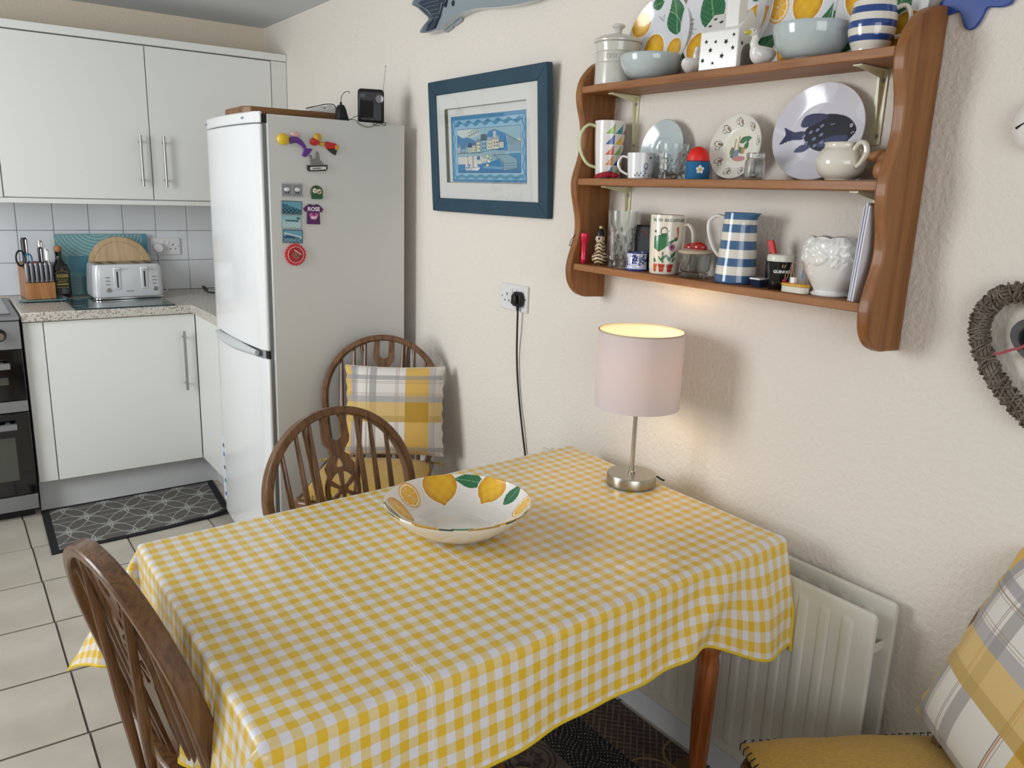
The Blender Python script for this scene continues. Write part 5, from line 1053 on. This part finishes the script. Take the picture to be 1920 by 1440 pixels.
for i, (dy, hh, w_) in enumerate(((0, .185, .10), (.004, .178, .098), (-.006, .180, .102))): MB().box(-w_/2, w_/2-.01, dy-.0012, dy+.0012, 0, hh, T((0, 0, 0), (.06 if i != 1 else .05, 0, 0))).build('envelope', mat('paper %d' % i, ((226, 226, 240), (206, 206, 214), (236, 236, 244))[i], .7), o)

# blue flower plaque
o = thing('flower_plaque', 'bright blue flat flower shaped plaque on the wall above the shelf side', 'plaque'); o.matrix_world = WM(.772, 1.832, -.001)
pts = []
for i in range(120): a = 2*PI*i/120; rr = .060+.013*math.cos(6*(a+PI/2)); pts.append((rr*math.cos(a), rr*math.sin(a)))
MB().prism(pts, 0, .008).build('petals', M['flower'], o, .0015)
MB().lathe([(0, .008), (.012, .008), (.012, .010), (0, .011)], 24, T((0, .0, 0))).build('centre', M['white'], o)
# white ornament
o = thing('wall_ornament', 'white rounded ornament with a black mark at the right edge', 'ornament'); o.matrix_world = WM(.628, 1.593, 0)
MB().ball((0, 0, .018), .042, .045, .018, 28).build('body', M['white'], o, ang=60)
MB().tube([(-.030, -.006, .031), (-.022, -.001, .034), (-.012, .004, .0358)], [.0022, .0012, .0010], 8).build('black_mark', M['thread'], o)
# wicker heart
hc = .545
half = [(.548, 1.285), (.562, 1.305), (.588, 1.3155), (.618, 1.3145), (.644, 1.301), (.660, 1.277), (.6645, 1.248), (.6565, 1.216), (.636, 1.178), (.604, 1.141), (.572, 1.115), (.547, 1.099)]
full = half+[(2*hc-a, b) for a, b in half[::-1][1:-1]]
hp = np.array(cr([(a, b) for a, b in full], 8, True)); N_ = len(hp)
wh = thing('wicker_heart', 'grey wicker heart wreath hung on the cream wall', 'wreath', (0, hc, 1.21))
tn = np.roll(hp, -2, 0)-np.roll(hp, 2, 0); tn /= np.linalg.norm(tn, axis=1)[:, None]; nr = np.stack([tn[:, 1], -tn[:, 0]], 1)
def strand(ph, turns, R, r, N2=None, wob=0, x0=.026):
    N2 = N2 or N_; pts = []
    for i in range(N2):
        t = i/N2*N_; k = int(t) % N_; f = t-int(t); c = hp[k]*(1-f)+hp[(k+1) % N_]*f; n2 = nr[k]*(1-f)+nr[(k+1) % N_]*f
        a = ph+2*PI*turns*i/N2; q = R*(1+wob*math.sin(i*.9+ph*7)); pts.append((-x0-q*math.sin(a)*.8, c[0]+n2[0]*q*math.cos(a), c[1]+n2[1]*q*math.cos(a)))
    return MB().tube(pts, r, 6, closed=True)
cnt = 0
for k in range(11): wp(strand(k*2*PI/11, 1, .0115, .0030), 'willow_stem', M['wicker'], wh)
for k in range(7): wp(strand(k*.9, (19, -23, 17, -18, 27, -13, 21)[k], .0165, .0019, N_*5, .12), 'willow_binding', M['wicker'], wh)
# inner small heart
ih_ = thing('slate_heart', 'small dark slate heart in a grey wooden rim hung inside the wicker heart', 'ornament', (0, hc, 1.23))
sm = np.array([(math.sin(t)**3, (13*math.cos(t)-5*math.cos(2*t)-2*math.cos(3*t)-math.cos(4*t))/16) for t in np.linspace(0, 2*PI, 64, endpoint=False)])
HM = WM(hc, 1.225, -.003)
def hpz(s): return [(a*.070*s, b*.062*s+.004) for a, b in sm][::-1]
a_, b_ = hpz(1.0), hpz(.80)
me = curve_mesh([a_, b_], .016); me.transform(HM @ Matrix.Translation((0, 0, .010))); o = link('rim', me, M['greywood'], ih_); bpy.context.view_layer.update(); o.matrix_parent_inverse = ih_.matrix_world.inverted()
wp(MB().prism(hpz(.81), .002, .006, HM), 'slate', M['slate'], ih_)
rbn = MB(); yy = [(-.030, .637, 1.203), (-.030, .622, 1.207), (-.0245, .608, 1.215), (-.0245, .590, 1.224), (-.026, .570, 1.245), (-.030, .560, 1.262), (-.033, .547, 1.290)]
rbn.tube(cr(yy, 5), .0035, 4, flat=.25, up=(0, .3, 1)); tag(rbn.build('ribbon', M['ribbon']), 'dusty red ribbon crossing the small slate heart', 'ribbon')

# ---------------- radiator ----------------
ra = thing('radiator', 'cream double-panel radiator on the wall beneath the table end', 'radiator', (-.05, 1.3, .14))
yr0, yr1, zr0, zr1 = .738, 1.90, .14, .655
def rad_panel(xf, y0, y1, z0, z1, nm, sgn=1):
    ys = np.linspace(y0, y1, int((y1-y0)/.0022)); zs = np.r_[np.linspace(z0, z0+.06, 28), np.linspace(z0+.07, z1-.07, 6), np.linspace(z1-.06, z1, 28)]
    Y, Z = np.meshgrid(ys, zs); pit = .052; ph = ((Y-(y0+.028)) % pit)/pit
    chan = np.exp(-((ph-.5)/.19)**6); inb = (Y > y0+.028) & (Y < y1-.028); dz = np.minimum(Z-z0, z1-Z); end = np.clip((dz-.022)/.014, 0, 1); end = end*end*(3-2*end)
    edge = np.clip(np.minimum(Y-y0, y1-Y)/.0025, 0, 1); edge = np.minimum(edge, np.clip(dz/.0025, 0, 1))
    X = xf+.0025*(1-np.sqrt(np.clip(1-(1-edge)**2, 0, 1)))-.0*Y-.0026*chan*inb*end+.0045
    b = surf(nm, X, Y, Z, M['rad'], ra); b.data.set_sharp_from_angle(angle=.5); so = b.modifiers.new('s', 'SOLIDIFY'); so.thickness = .009; so.offset = 1 if sgn > 0 else -1
    b.matrix_parent_inverse = Matrix.Translation((.05, -1.3, -.14)); return b
rad_panel(-.089, yr0, yr1, zr0, zr1, 'front_panel', -1)
rad_panel(-.030, yr0-.008, yr1, zr0+.01, zr1+.012, 'rear_panel', -1)
wp(MB().box(-.086, -.028, yr0+.004, yr0+.006, .565, .585), 'bracket_strip', M['rad'], ra)
for z in (.20, .60): wp(MB().tube([(-.082, .80, z), (-.03, .80, z)], .008, 10).tube([(-.082, 1.8, z), (-.03, 1.8, z)], .008, 10), 'cross_pipe', M['rad'], ra)
m = MB()
for i in range(10): m.box(-.078, -.034, .80+i*.1, .802+i*.1, .2, .62)
cv = wp(m, 'convector_fins', M['rad'], ra); cv['kind'] = 'stuff'
wp(MB().tube([(-.055, 1.86, .16), (-.055, 1.89, .10), (-.055, 1.89, .0)], .0075, 10), 'pipe', M['rad'], ra)

# ---------------- table ----------------
NL, NR, FR_, FL = np.array((-1.257, .908)), np.array((-.110, .968)), np.array((-.106, 1.683)), np.array((-1.264, 1.612))
tb = thing('dining_table', 'rectangular pine table with turned legs under the gingham cloth', 'table', (-.68, 1.3, 0))
TZ = .748
q = [NL+(.006, .006), NR+(-.006, .006), FR_+(-.006, -.006), FL+(.006, -.006)]
wp(MB().prism([tuple(a) for a in q], .724, TZ), 'tabletop', M['tablewood'], tb, .004)
ins_ = [NL+(.08, .085), NR+(-.095, .075), FR_+(-.09, -.085), FL+(.042, -.038)]
for i in range(4):
    a, b = ins_[i], ins_[(i+1) % 4]; d = (b-a)/np.linalg.norm(b-a); n_ = np.array((-d[1], d[0]))*.011
    wp(MB().prism([tuple(a-n_), tuple(b-n_), tuple(b+n_), tuple(a+n_)], .63, .7235), 'apron', M['tablewood'], tb)
    lgp = [(0, 0), (.016, 0), (.020, .02), (.018, .06), (.026, .33), (.0275, .43), (.0235, .452), (.028, .466), (.028, .484), (.0235, .494), (.027, .53), (.028, .57)]
    wp(MB().lathe(lgp, 28, T((a[0], a[1], 0))).box(a[0]-.029, a[0]+.029, a[1]-.029, a[1]+.029, .572, .7235), 'leg', M['tablewood'], tb)

# gingham cloth
ck_ = mat('yellow gingham PVC cloth', (240, 238, 240), .33, coat=.25, spec=.5)
n, l = nodes(ck_); b = n['Principled BSDF']; uvn = n.new('ShaderNodeUVMap'); uvn.uv_map = 'UVMap'; sp = n.new('ShaderNodeSeparateXYZ'); l.new(uvn.outputs[0], sp.inputs[0])
def mth(op, a, b_=None, c_=None, clamp=False):
    x = n.new('ShaderNodeMath'); x.operation = op; x.use_clamp = clamp
    for i, v in enumerate((a, b_, c_)):
        if v is None: continue
        if isinstance(v, (int, float)): x.inputs[i].default_value = v
        else: l.new(v, x.inputs[i])
    return x.outputs[0]
GP = .0312
def stripe(s): f = mth('FRACT', mth('DIVIDE', s, GP)); t = mth('ABSOLUTE', mth('SUBTRACT', f, .5)); return mth('MULTIPLY_ADD', mth('SUBTRACT', .25, t), 28, .5, True)
sa, sb = stripe(sp.outputs[0]), stripe(sp.outputs[1]); tot = mth('MULTIPLY', mth('ADD', sa, sb), .5)
ramp = n.new('ShaderNodeValToRGB'); e = ramp.color_ramp.elements; e[0].position = 0; e[0].color = L4((226, 224, 232)); e[1].position = 1; e[1].color = L4((228, 186, 50)); em = ramp.color_ramp.elements.new(.5); em.color = L4((228, 205, 150))
l.new(tot, ramp.inputs[0])
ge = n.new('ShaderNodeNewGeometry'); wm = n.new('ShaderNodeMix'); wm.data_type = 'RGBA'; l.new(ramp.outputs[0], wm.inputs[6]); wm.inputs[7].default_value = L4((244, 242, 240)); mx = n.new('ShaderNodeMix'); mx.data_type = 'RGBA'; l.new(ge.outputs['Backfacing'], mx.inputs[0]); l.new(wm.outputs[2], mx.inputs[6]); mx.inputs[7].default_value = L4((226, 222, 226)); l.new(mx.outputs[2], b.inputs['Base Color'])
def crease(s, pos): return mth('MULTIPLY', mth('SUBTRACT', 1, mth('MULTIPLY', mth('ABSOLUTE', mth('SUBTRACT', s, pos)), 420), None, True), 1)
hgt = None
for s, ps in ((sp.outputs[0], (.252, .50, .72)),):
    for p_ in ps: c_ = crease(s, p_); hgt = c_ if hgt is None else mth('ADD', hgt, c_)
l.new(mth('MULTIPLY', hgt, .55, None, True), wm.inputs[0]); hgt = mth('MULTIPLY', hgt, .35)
no = n.new('ShaderNodeTexNoise'); no.inputs['Scale'].default_value = 14; no.inputs['Detail'].default_value = 2; l.new(uvn.outputs[0], no.inputs['Vector'])
hgt = mth('MULTIPLY_ADD', no.outputs['Fac'], 1.6, hgt)
bp = n.new('ShaderNodeBump'); bp.inputs['Strength'].default_value = .8; bp.inputs['Distance'].default_value = .0022; l.new(hgt, bp.inputs['Height']); l.new(bp.outputs[0], b.inputs['Normal']); l.new(bp.outputs[0], b.inputs['Coat Normal'])
LT, WT_ = 1.148, .71
hl, hr, hn, hf = .262, .10, .165, .245
us = np.r_[np.linspace(-hl, 0, 60)[:-1], np.linspace(0, .02, 6)[:-1], np.linspace(.02, LT-.02, 120)[:-1], np.linspace(LT-.02, LT, 6)[:-1], np.linspace(LT, LT+hr, 50)]
vs_ = np.r_[np.linspace(-hn, 0, 50)[:-1], np.linspace(0, .02, 6)[:-1], np.linspace(.02, WT_-.02, 70)[:-1], np.linspace(WT_-.02, WT_, 6)[:-1], np.linspace(WT_, WT_+hf, 50)]
U, V = np.meshgrid(us, vs_); cu_, cv_ = np.clip(U/LT, 0, 1), np.clip(V/WT_, 0, 1)
P0 = ((1-cu_)*(1-cv_))[..., None]*NL+(cu_*(1-cv_))[..., None]*NR+(cu_*cv_)[..., None]*FR_+((1-cu_)*cv_)[..., None]*FL
du = np.where(U < 0, -U, np.where(U > LT, U-LT, 0)); dv = np.where(V < 0, -V, np.where(V > WT_, V-WT_, 0)); d = np.hypot(du, dv)
kr = np.clip((U/LT-.74)/.20, 0, 1); kr = kr*kr*(3-2*kr); kn = 1+.18*np.clip(1-U/LT, 0, 1)-.02*np.sin(U*9)+.50*kr   # near side hangs lower towards the left
dv2 = np.where(V < 0, dv*kn, dv); d = np.hypot(du, dv2); dd = np.maximum(d, 1e-9)
eu, ev = np.where(U < 0, -1, 1)*du/dd, np.where(V < 0, -1, 1)*dv2/dd
s2 = (2*(du/dd)*(dv2/dd))**2*(d > 0)
left = (U < 0); near = (V < 0)
phi = (du/dd)**2*np.where(left, .03, .02)+(dv2/dd)**2*np.where(near, .10, .05)
s2 = np.where(left & ~near, s2**.45, s2); corn = np.where(left & ~near, .50, np.where(left & near, .20, np.where(near, .10, .05))); phi = phi+corn*s2
r0 = np.where(near, .020, .009); a_ = r0*PI/2; ang = np.minimum(d, a_)/r0
outd = r0*np.sin(ang)+np.maximum(d-a_, 0)*np.sin(phi); drop = r0*(1-np.cos(ang))+np.maximum(d-a_, 0)*np.cos(phi)
tt = np.clip(d/.2, 0, 1.3)**1.3
rip = (du > 0)*(1-s2)*(du/dd)**2*tt*np.where(left, .006*np.sin(V*2*PI/.15+1.2*np.sin(V*11))+.004*np.sin(V*2*PI/.061+2)+.04*np.clip(1-V/.22, 0, 1), .002*np.sin(V*40))
rip += (dv > 0)*(1-s2)*(dv2/dd)**2*tt*(.007*np.sin(U*2*PI/.34+1.1)+.002*np.sin(U*2*PI/.13+.7*np.sin(U*7)))
rip += s2*tt*.006*np.sin(np.arctan2(dv2, du)*9)
# soft fold near the right near corner
fold = (dv > 0)*near*(1-s2)*.016*np.exp(-((U-(.80+.9*(.20-d)))/.05)**2)*np.clip(d/.1, 0, 1); outd = outd+rip+fold+(dv > 0)*near*kr*.02*np.clip(d/.15, 0, 1)
X = P0[..., 0]+eu*outd; Y = P0[..., 1]+ev*outd; Zc = TZ+.0012+.0006*np.sin(U*31+1)*np.sin(V*27)-drop+.0006
X = np.minimum(X, -.099)
rg = (U > LT)
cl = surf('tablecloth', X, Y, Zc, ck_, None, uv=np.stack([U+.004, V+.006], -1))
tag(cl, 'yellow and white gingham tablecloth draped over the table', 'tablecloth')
bd = [(X[0, i], Y[0, i], Zc[0, i]) for i in range(X.shape[1])]+[(X[i, -1], Y[i, -1], Zc[i, -1]) for i in range(1, X.shape[0])]+[(X[-1, i], Y[-1, i], Zc[-1, i]) for i in range(X.shape[1]-2, -1, -1)]+[(X[i, 0], Y[i, 0], Zc[i, 0]) for i in range(X.shape[0]-2, 0, -1)]
MB().tube(bd, .0032, 6, closed=True).build('hem', M['yhem'], cl)

# ---------------- fruit bowl ----------------
TT = TZ+.0028
o = thing('fruit_bowl', 'wide white bowl painted inside with lemons and green leaves', 'bowl', (-.695, 1.342, TT))
RB, HB = .153, .070
prb = [(0, .010), (.050, .0105), (.075, .014), (.105, .026), (.130, .045), (.146, .062), (.1515, HB), (.1535, HB+.0012), (.155, HB-.001), (.150, .060), (.133, .042), (.108, .022), (.080, .006), (.064, .003), (.062, 0), (.055, 0), (.05, .003), (0, .003)]
def fb(P):
    inner = P.s < .178; A = P.u-math.radians(-32); A = (A+PI) % (2*PI)-PI
    keep = P.c.copy(); R_ = P.r
    Q = Paint(A*.13, P.s, (0, 0, 0)); Q.c = P.c
    def at(deg): return (((math.radians(deg)+PI) % (2*PI))-PI)*.13
    for dg, kind, s0, sz, rt in ((176, 'L', .130, .034, .6), (144, 'S', .142, .032, .2), (108, 'L', .146, .038, 0), (80, 'F', .160, .032, .1), (56, 'L', .148, .032, .2), (30, 'F', .152, .030, 1.7), (2, 'S', .150, .030, 0), (-25, 'F', .160, .03, .2), (-50, 'L', .150, .034, .3), (-85, 'F', .165, .03, 0), (-115, 'L', .155, .03, .1), (-145, 'F', .155, .03, .3), (-168, 'F', .150, .034, 1.9)):
        c = at(dg)
        {'L': lambda: Q.lemon(c, s0, sz, rt), 'S': lambda: Q.slice(c, s0, sz, rt, .85), 'F': lambda: Q.leaf(c, s0, sz, sz*.55, rt)}[kind]()
    P.c[~inner] = keep[~inner]; P.put((P.s > .1755) & (P.s < .181) & (np.sin(A*9) > -.4), (176, 140, 60)); P.put((P.s > .1755) & (P.s < .181) & (np.sin(A*7+1) > .8), (50, 80, 66))
lathe_paint('bowl_body', cr(prb, 2), 520, fb, M['paint'], o, base=(236, 232, 226), nv=320)

# ---------------- lamp ----------------
la = thing('table_lamp', 'table lamp with pale drum shade and satin nickel base', 'lamp', (-.168, 1.364, TT))
MB().lathe([(0, 0), (.0600, 0), (.0612, .001), (.0618, .004), (.0618, .026), (.0605, .028), (0, .028)], 72).build('base', M['nickel'], la)
MB().lathe([(0, .028), (.0085, .028), (.0085, .032), (.0055, .034), (.0052, .20), (0, .20)], 24).build('pole', M['nickel'], la)
sh_ = bpy.data.materials.new('lampshade fabric'); sh_.use_nodes = True; n, l = nodes(sh_)
pb = n['Principled BSDF']; pb.inputs['Base Color'].default_value = L4((222, 216, 220)); pb.inputs['Roughness'].default_value = .85
trl = n.new('ShaderNodeBsdfTranslucent'); trl.inputs[0].default_value = L4((244, 222, 206)); mx = n.new('ShaderNodeMixShader'); mx.inputs[0].default_value = .20
l.new(pb.outputs[0], mx.inputs[1]); l.new(trl.outputs[0], mx.inputs[2]); l.new(mx.outputs[0], n['Material Output'].inputs[0])
z0s, z1s = .203, .390
sd = MB().lathe([(.1035, z0s), (.1035, z1s), (.1020, z1s), (.1020, z0s), (.1035, z0s)], 96, cap=False).build('lamp_shade', sh_, la)
MB().lathe([(.1042, z1s-.003), (.1042, z1s+.001), (.1014, z1s+.001), (.1014, z1s-.003)], 96, cap=False).build('top_rim', mat('shade rim', (196, 180, 160), .6), sd)
MB().tube([(-.103, 0, .205), (.103, 0, .205)], .0015, 6).tube([(0, -.103, .205), (0, .103, .205)], .0015, 6).build('shade_spider', M['nickel'], sd)
MB().lathe([(0, .195), (.014, .195), (.014, .232), (0, .232)], 20).build('bulb_holder', M['whitep'], la)
blb = bpy.data.materials.new('warm bulb'); blb.use_nodes = True; n, l = nodes(blb); n['Principled BSDF'].inputs['Emission Color'].default_value = (1, .72, .36, 1); n['Principled BSDF'].inputs['Emission Strength'].default_value = 6
MB().ball((0, 0, .262), .024, .024, .030, 20).build('bulb', blb, la)
pl_ = bpy.data.lights.new('lamp_glow', 'POINT'); pl_.energy = 1.25; pl_.color = (1, .72, .30); pl_.shadow_soft_size = .035
po = bpy.data.objects.new('lamp_glow', pl_); C.objects.link(po); po.location = (-.168, 1.364, TT+.262+.038)
tag(MB().tube(cr([(-.108, 1.352, TT+.012), (-.098, 1.347, TT+.012), (-.088, 1.341, TT+.004), (-.080, 1.335, TT-.004)], 5), .0022, 8).build('flex', M['blackp'], la) and None or thing.__self__ if False else la) if False else None
MB().tube(cr([(.055, -.018, .012), (.066, -.024, .013), (.075, -.031, .006), (.082, -.036, .003)], 5), .0024, 8).build('flex', M['blackp'], la)

# ---------------- chairs ----------------
def chair(label, loc, rz, loose=False):
    """seat centre at the origin, sitter faces -y"""
    t = thing('wheelback_chair', label, 'chair', loc, rz, 'wheelback chairs round the table')
    seat = cr([(-.205, -.19), (0, -.205), (.205, -.19), (.215, -.10), (.20, .05), (.175, .17), (.10, .20), (0, .205), (-.10, .20), (-.175, .17), (-.20, .05), (-.215, -.10)], 4, True)
    MB().prism(seat, .405, .437).build('seat', M['oak'], t, .008)
    MB().prism([(-.05, .18), (.05, .18), (.035, .255), (-.035, .255)], .408, .432).build('tailpiece', M['oak'], t, .004)
    feet = []
    for sx in (-1, 1):
        for (ty, by) in ((-.14, -.185), (.14, .20)):
            a, b = Vector((sx*.14, ty, .41)), Vector((sx*.195, by, 0)); feet.append((a, b))
            rr = [.012, .016, .020, .013, .021, .022, .014, .018, .011, .012]; ts = [0, .08, .2, .28, .32, .55, .62, .68, .9, 1]
            MB().tube([a.lerp(b, q) for q in ts], rr, 12).build('leg', M['oak'], t)
    for sx in (0, 2): 
        a = feet[sx][0].lerp(feet[sx][1], .62); b = feet[sx+1][0].lerp(feet[sx+1][1], .62); MB().tube([a, a.lerp(b, .5), b], [.008, .012, .008], 10).build('stretcher', M['oak'], t)
    a = feet[0][0].lerp(feet[0][1], .62).lerp(feet[1][0].lerp(feet[1][1], .62), .45); b = feet[2][0].lerp(feet[2][1], .62).lerp(feet[3][0].lerp(feet[3][1], .62), .45); MB().tube([a, b], .009, 10).build('stretcher', M['oak'], t)
    tl = .265; y00 = .172
    def bp_(s, h, off=0): return (s, y00+h*math.sin(tl)+off*math.cos(tl), .430+h*math.cos(tl)-off*math.sin(tl))
    hp = [(-.165, 0), (-.180, .06), (-.197, .14), (-.207, .22)]+[(-.210*math.cos(q), .262+.212*math.sin(q)) for q in np.linspace(.0, PI, 25)]+[(.207, .22), (.197, .14), (.180, .06), (.165, 0)]
    pth = cr(hp, 2); MB().tube([bp_(a, b) for a, b in pth], .0225, 4, flat=.66, up=Vector(bp_(0, 0, 1))-Vector(bp_(0, 0, 0))).build('hoop', M['oak'], t, .004)
    def hoop_h(s): return .262+.212*math.sqrt(max(0, 1-(s/.210)**2))
    for s0 in (-.138, -.098, -.062, .062, .098, .138):
        s1 = s0*1.12; hh = hoop_h(s1)-.006
        MB().tube([bp_(s0, .0), bp_(s0*.98+s1*.02, hh*.3), bp_(s0*.4+s1*.6, hh*.6), bp_(s1, hh)], [.0065, .0095, .008, .0055], 10).build('spindle', M['oak'], t)
    for sg in (-1, 1):
        e0 = Vector((sg*.022, .24, .425)); e1 = Vector(bp_(sg*.085, hoop_h(.085)-.006)); MB().tube([e0, e0.lerp(e1, .4), e1], [.007, .010, .006], 10).build('brace_stick', M['oak'], t)
    # splat with wheel, drawn flat then stood up in the back plane
    top = hoop_h(0)-.004; half_ = [(.019, .02), (.024, .07), (.022, .13), (.028, .18), (.034, .205)]
    for q in np.linspace(-.75, .72, 9): half_.append((.051*math.cos(q), .268+.062*math.sin(q)))
    half_ += [(.041, .318), (.043, .330), (.034, .342), (.030, .354), (.018, .364), (.022, .374), (.036, .390), (.039, .402), (.036, top)]
    outl = half_+[(-a, b) for a, b in half_[::-1]]
    holes = []
    for k in range(6):
        a0 = k*PI/3+.14+PI/6; a1 = a0+PI/3-.28; ro = [(.040*math.cos(q), .268+.048*math.sin(q)) for q in np.linspace(a0, a1, 6)]; ri = [(.013*math.cos(q), .268+.014*math.sin(q)) for q in ((a0+a1)/2+.25, (a0+a1)/2-.25)]; holes.append(ro+ri)
    holes.append([(0, .357), (.009, .340), (.011, .331), (.006, .327), (-.006, .327), (-.011, .331), (-.009, .340)])
    holes.append([(-.017, top+.01), (-.018, .372)]+[(.018*math.cos(q), .362-.018*math.sin(q)) for q in np.linspace(PI, 0, 9)][::1]+[(.018, .372), (.017, top+.01)])
    # fork: cut as notch in the outline instead of a hole
    notch = [(.017, top)]+[(.017*math.cos(q), .415-.017*math.sin(q)) for q in np.linspace(0, PI, 9)]+[(-.017, top)]
    outl = half_+notch+[(-a, b) for a, b in half_[::-1]]
    me = curve_mesh([outl]+holes[:-1], .010); warp(me, lambda a, b, c: bp_(a, b, c)); link('splat', me, M['oak'], t)
    return t
chB = chair('wheelback chair tucked behind far table edge, back to the cushioned one', (-.703, 1.597, 0), .14)
def copy_chair(label, loc, rz):
    c = copy_tree(chB); c['label'] = label; c.location = loc; c.rotation_euler = (0, 0, rz); return c
copy_chair('wheelback chair in the fridge corner holding a plaid pillow', (-.375, 2.425, 0), -.62).scale = (1.02, 1.02, 1.025)
copy_chair('nearest wheelback chair at the left table end with bare wooden seat', (-1.096, 1.346, 0), 1.762)
copy_chair('wheelback chair under the mustard seat pad at lower right', (-.352, .508, 0), -PI/2-.512)

# ---------------- seat pads and pillows ----------------
def seat_pad(label, loc, rz, hw=.205, hd=.205):
    o = thing('seat_pad', label, 'cushion', loc, rz, 'mustard seat pads'); a = np.linspace(-1, 1, 60); U, V = np.meshgrid(a, a)
    X = hw*U*(1-.05*np.clip(V, 0, 1)**2-.02*np.abs(V)**8); Y = hd*V*(1-.03*U**8); th = .019*np.clip((1-U**6)*(1-V**6), 0, 1)**.5
    dome = .020*(1-U**4)*(1-V**4)
    surf('pad_top', X, Y, .014+th+dome+.001*np.sin(U*11)*np.sin(V*9), M['mustard'], o); surf('pad_bottom', X, Y, .014-np.clip(th, 0, .0135), M['mustard'], o, flip=True)
    m = MB()
    for sgn in (-1, 1):
        for i in range(27):
            u = -.97+1.94*i/26; m.tube([(hw*u*.97, sgn*hd*.955, .026), (hw*u*.97, sgn*hd*1.0, .020), (hw*u*.97+.003, sgn*hd*1.005, .011)], .0011, 4)
            m.tube([(sgn*hw*.945, hd*u*.97, .026), (sgn*hw*.99, hd*u*.97, .020), (sgn*hw*.995, hd*u*.97+.003, .011)], .0011, 4)
    st = m.build('stitching', M['thread'], o); st['kind'] = 'stuff'
    for sx in (-1, 1): MB().tube(cr([(sx*hw*.93, hd*.98, .014), (sx*hw*1.05, hd*1.04, .012), (sx*hw*1.14, hd*1.02, .008), (sx*hw*1.16, hd*1.08, .0)], 5), .004, 6, flat=.5).build('tie', M['mustard'], o)
    return o
pA = seat_pad('mustard seat pad on the chair in the fridge corner', (-.380, 2.415, .4475), -.62, .20, .20)
pD = seat_pad('mustard seat pad with black stitching at lower right', (-.322, .518, .4385), -PI/2-.512, .215, .205)
def pillow(label, M4, hw, hh, th, nn):
    o = thing('pillow', label, 'cushion', group='plaid pillows'); o.matrix_world = M4; a = np.linspace(-1, 1, nn); U, V = np.meshgrid(a, a)
    sc_e = 1+.012*np.sin(V*22)*(np.abs(U) > .8)*(np.abs(U)-.8)*5; pin = 1-.045*(1-V**2)*np.abs(U)**3; piv = 1-.045*(1-U**2)*np.abs(V)**3
    X = hw*U*sc_e*pin; Y = hh*V*piv; Z = th*np.clip((1-U**4)*(1-V**4), 0, 1)**.55
    x, y = (U+1)/2, (1-V)/2; p = Paint(x, y, (226, 222, 216)); yl, gy, wh_ = (216, 176, 92), (164, 160, 160), (230, 227, 222); dk = (186, 146, 52)
    def vb(a, b, c): p.rect(a, b, -1, 2, c)
    vb(0, .06, yl); vb(.06, .11, gy); vb(.25, .32, (176, 172, 170)); vb(.61, .85, yl); vb(.85, 1.01, (190, 184, 178)); vb(.92, 1.01, (214, 208, 200))
    for q in (.115, .125, .215, .225, .515, .54): vb(q, q+.004, (150, 128, 120))
    vb(.525, .531, (196, 140, 90))
    ba = p.c.copy(); hb = np.zeros(U.shape+(3,)); hm = np.zeros(U.shape, bool)
    def hbnd(a, b, c, k=.6): m = (y >= a) & (y < b); p.c[m] = p.c[m]*(1-k)+np.array(c)*k
    hbnd(.10, .15, (140, 138, 142)); hbnd(.33, .40, (150, 148, 150)); hbnd(.40, .62, yl, .72); hbnd(.55, .62, (176, 146, 80), .5); hbnd(.90, .96, (150, 148, 150))
    for q in (.17, .185, .30, .315): hbnd(q, q+.004, (150, 124, 100), .8)
    m = (x > .61) & (x < .85) & (y > .40) & (y < .62); p.c[m] = dk
    surf('pillow_front', X, Y, Z, M['plaid'], o, col=p.c); surf('pillow_back', X, Y, -Z, M['plaid'], o, col=p.c, flip=True)
    e = [(X[0, i], Y[0, i], 0) for i in range(0, nn, 2)]+[(X[i, -1], Y[i, -1], 0) for i in range(0, nn, 2)]+[(X[-1, i], Y[-1, i], 0) for i in range(nn-1, -1, -2)]+[(X[i, 0], Y[i, 0], 0) for i in range(nn-1, -1, -2)]
    MB().tube(e, .0022, 6, closed=True).build('piping', mat('pale piping', (206, 190, 170), .8), o); return o
def stand(x, y, z, rz, tilt):   # local Y up, local Z towards -y before rz; tilt leans back
    return Matrix.Translation((x, y, z)) @ Matrix.Rotation(rz, 4, 'Z') @ Matrix.Rotation(PI/2-tilt, 4, 'X')
pillow('plaid yellow, grey and white pillow leaning in the fridge corner chair', stand(-.222, 2.545, .660, -.56, .22), .180, .165, .050, 230)
pillow('plaid yellow, grey and white pillow at the lower right corner', stand(-.152, .414, .652, -PI/2-.512, .27) @ Matrix.Rotation(-.17, 4, 'Z'), .205, .195, .055, 300)
tag(MB().tube([(-.125, 2.60, .79), (-.118, 2.612, .885)], .0028, 8).build('white_stick', M['whitep']), 'thin white stick poking up behind the corner chair pillow', 'stick')
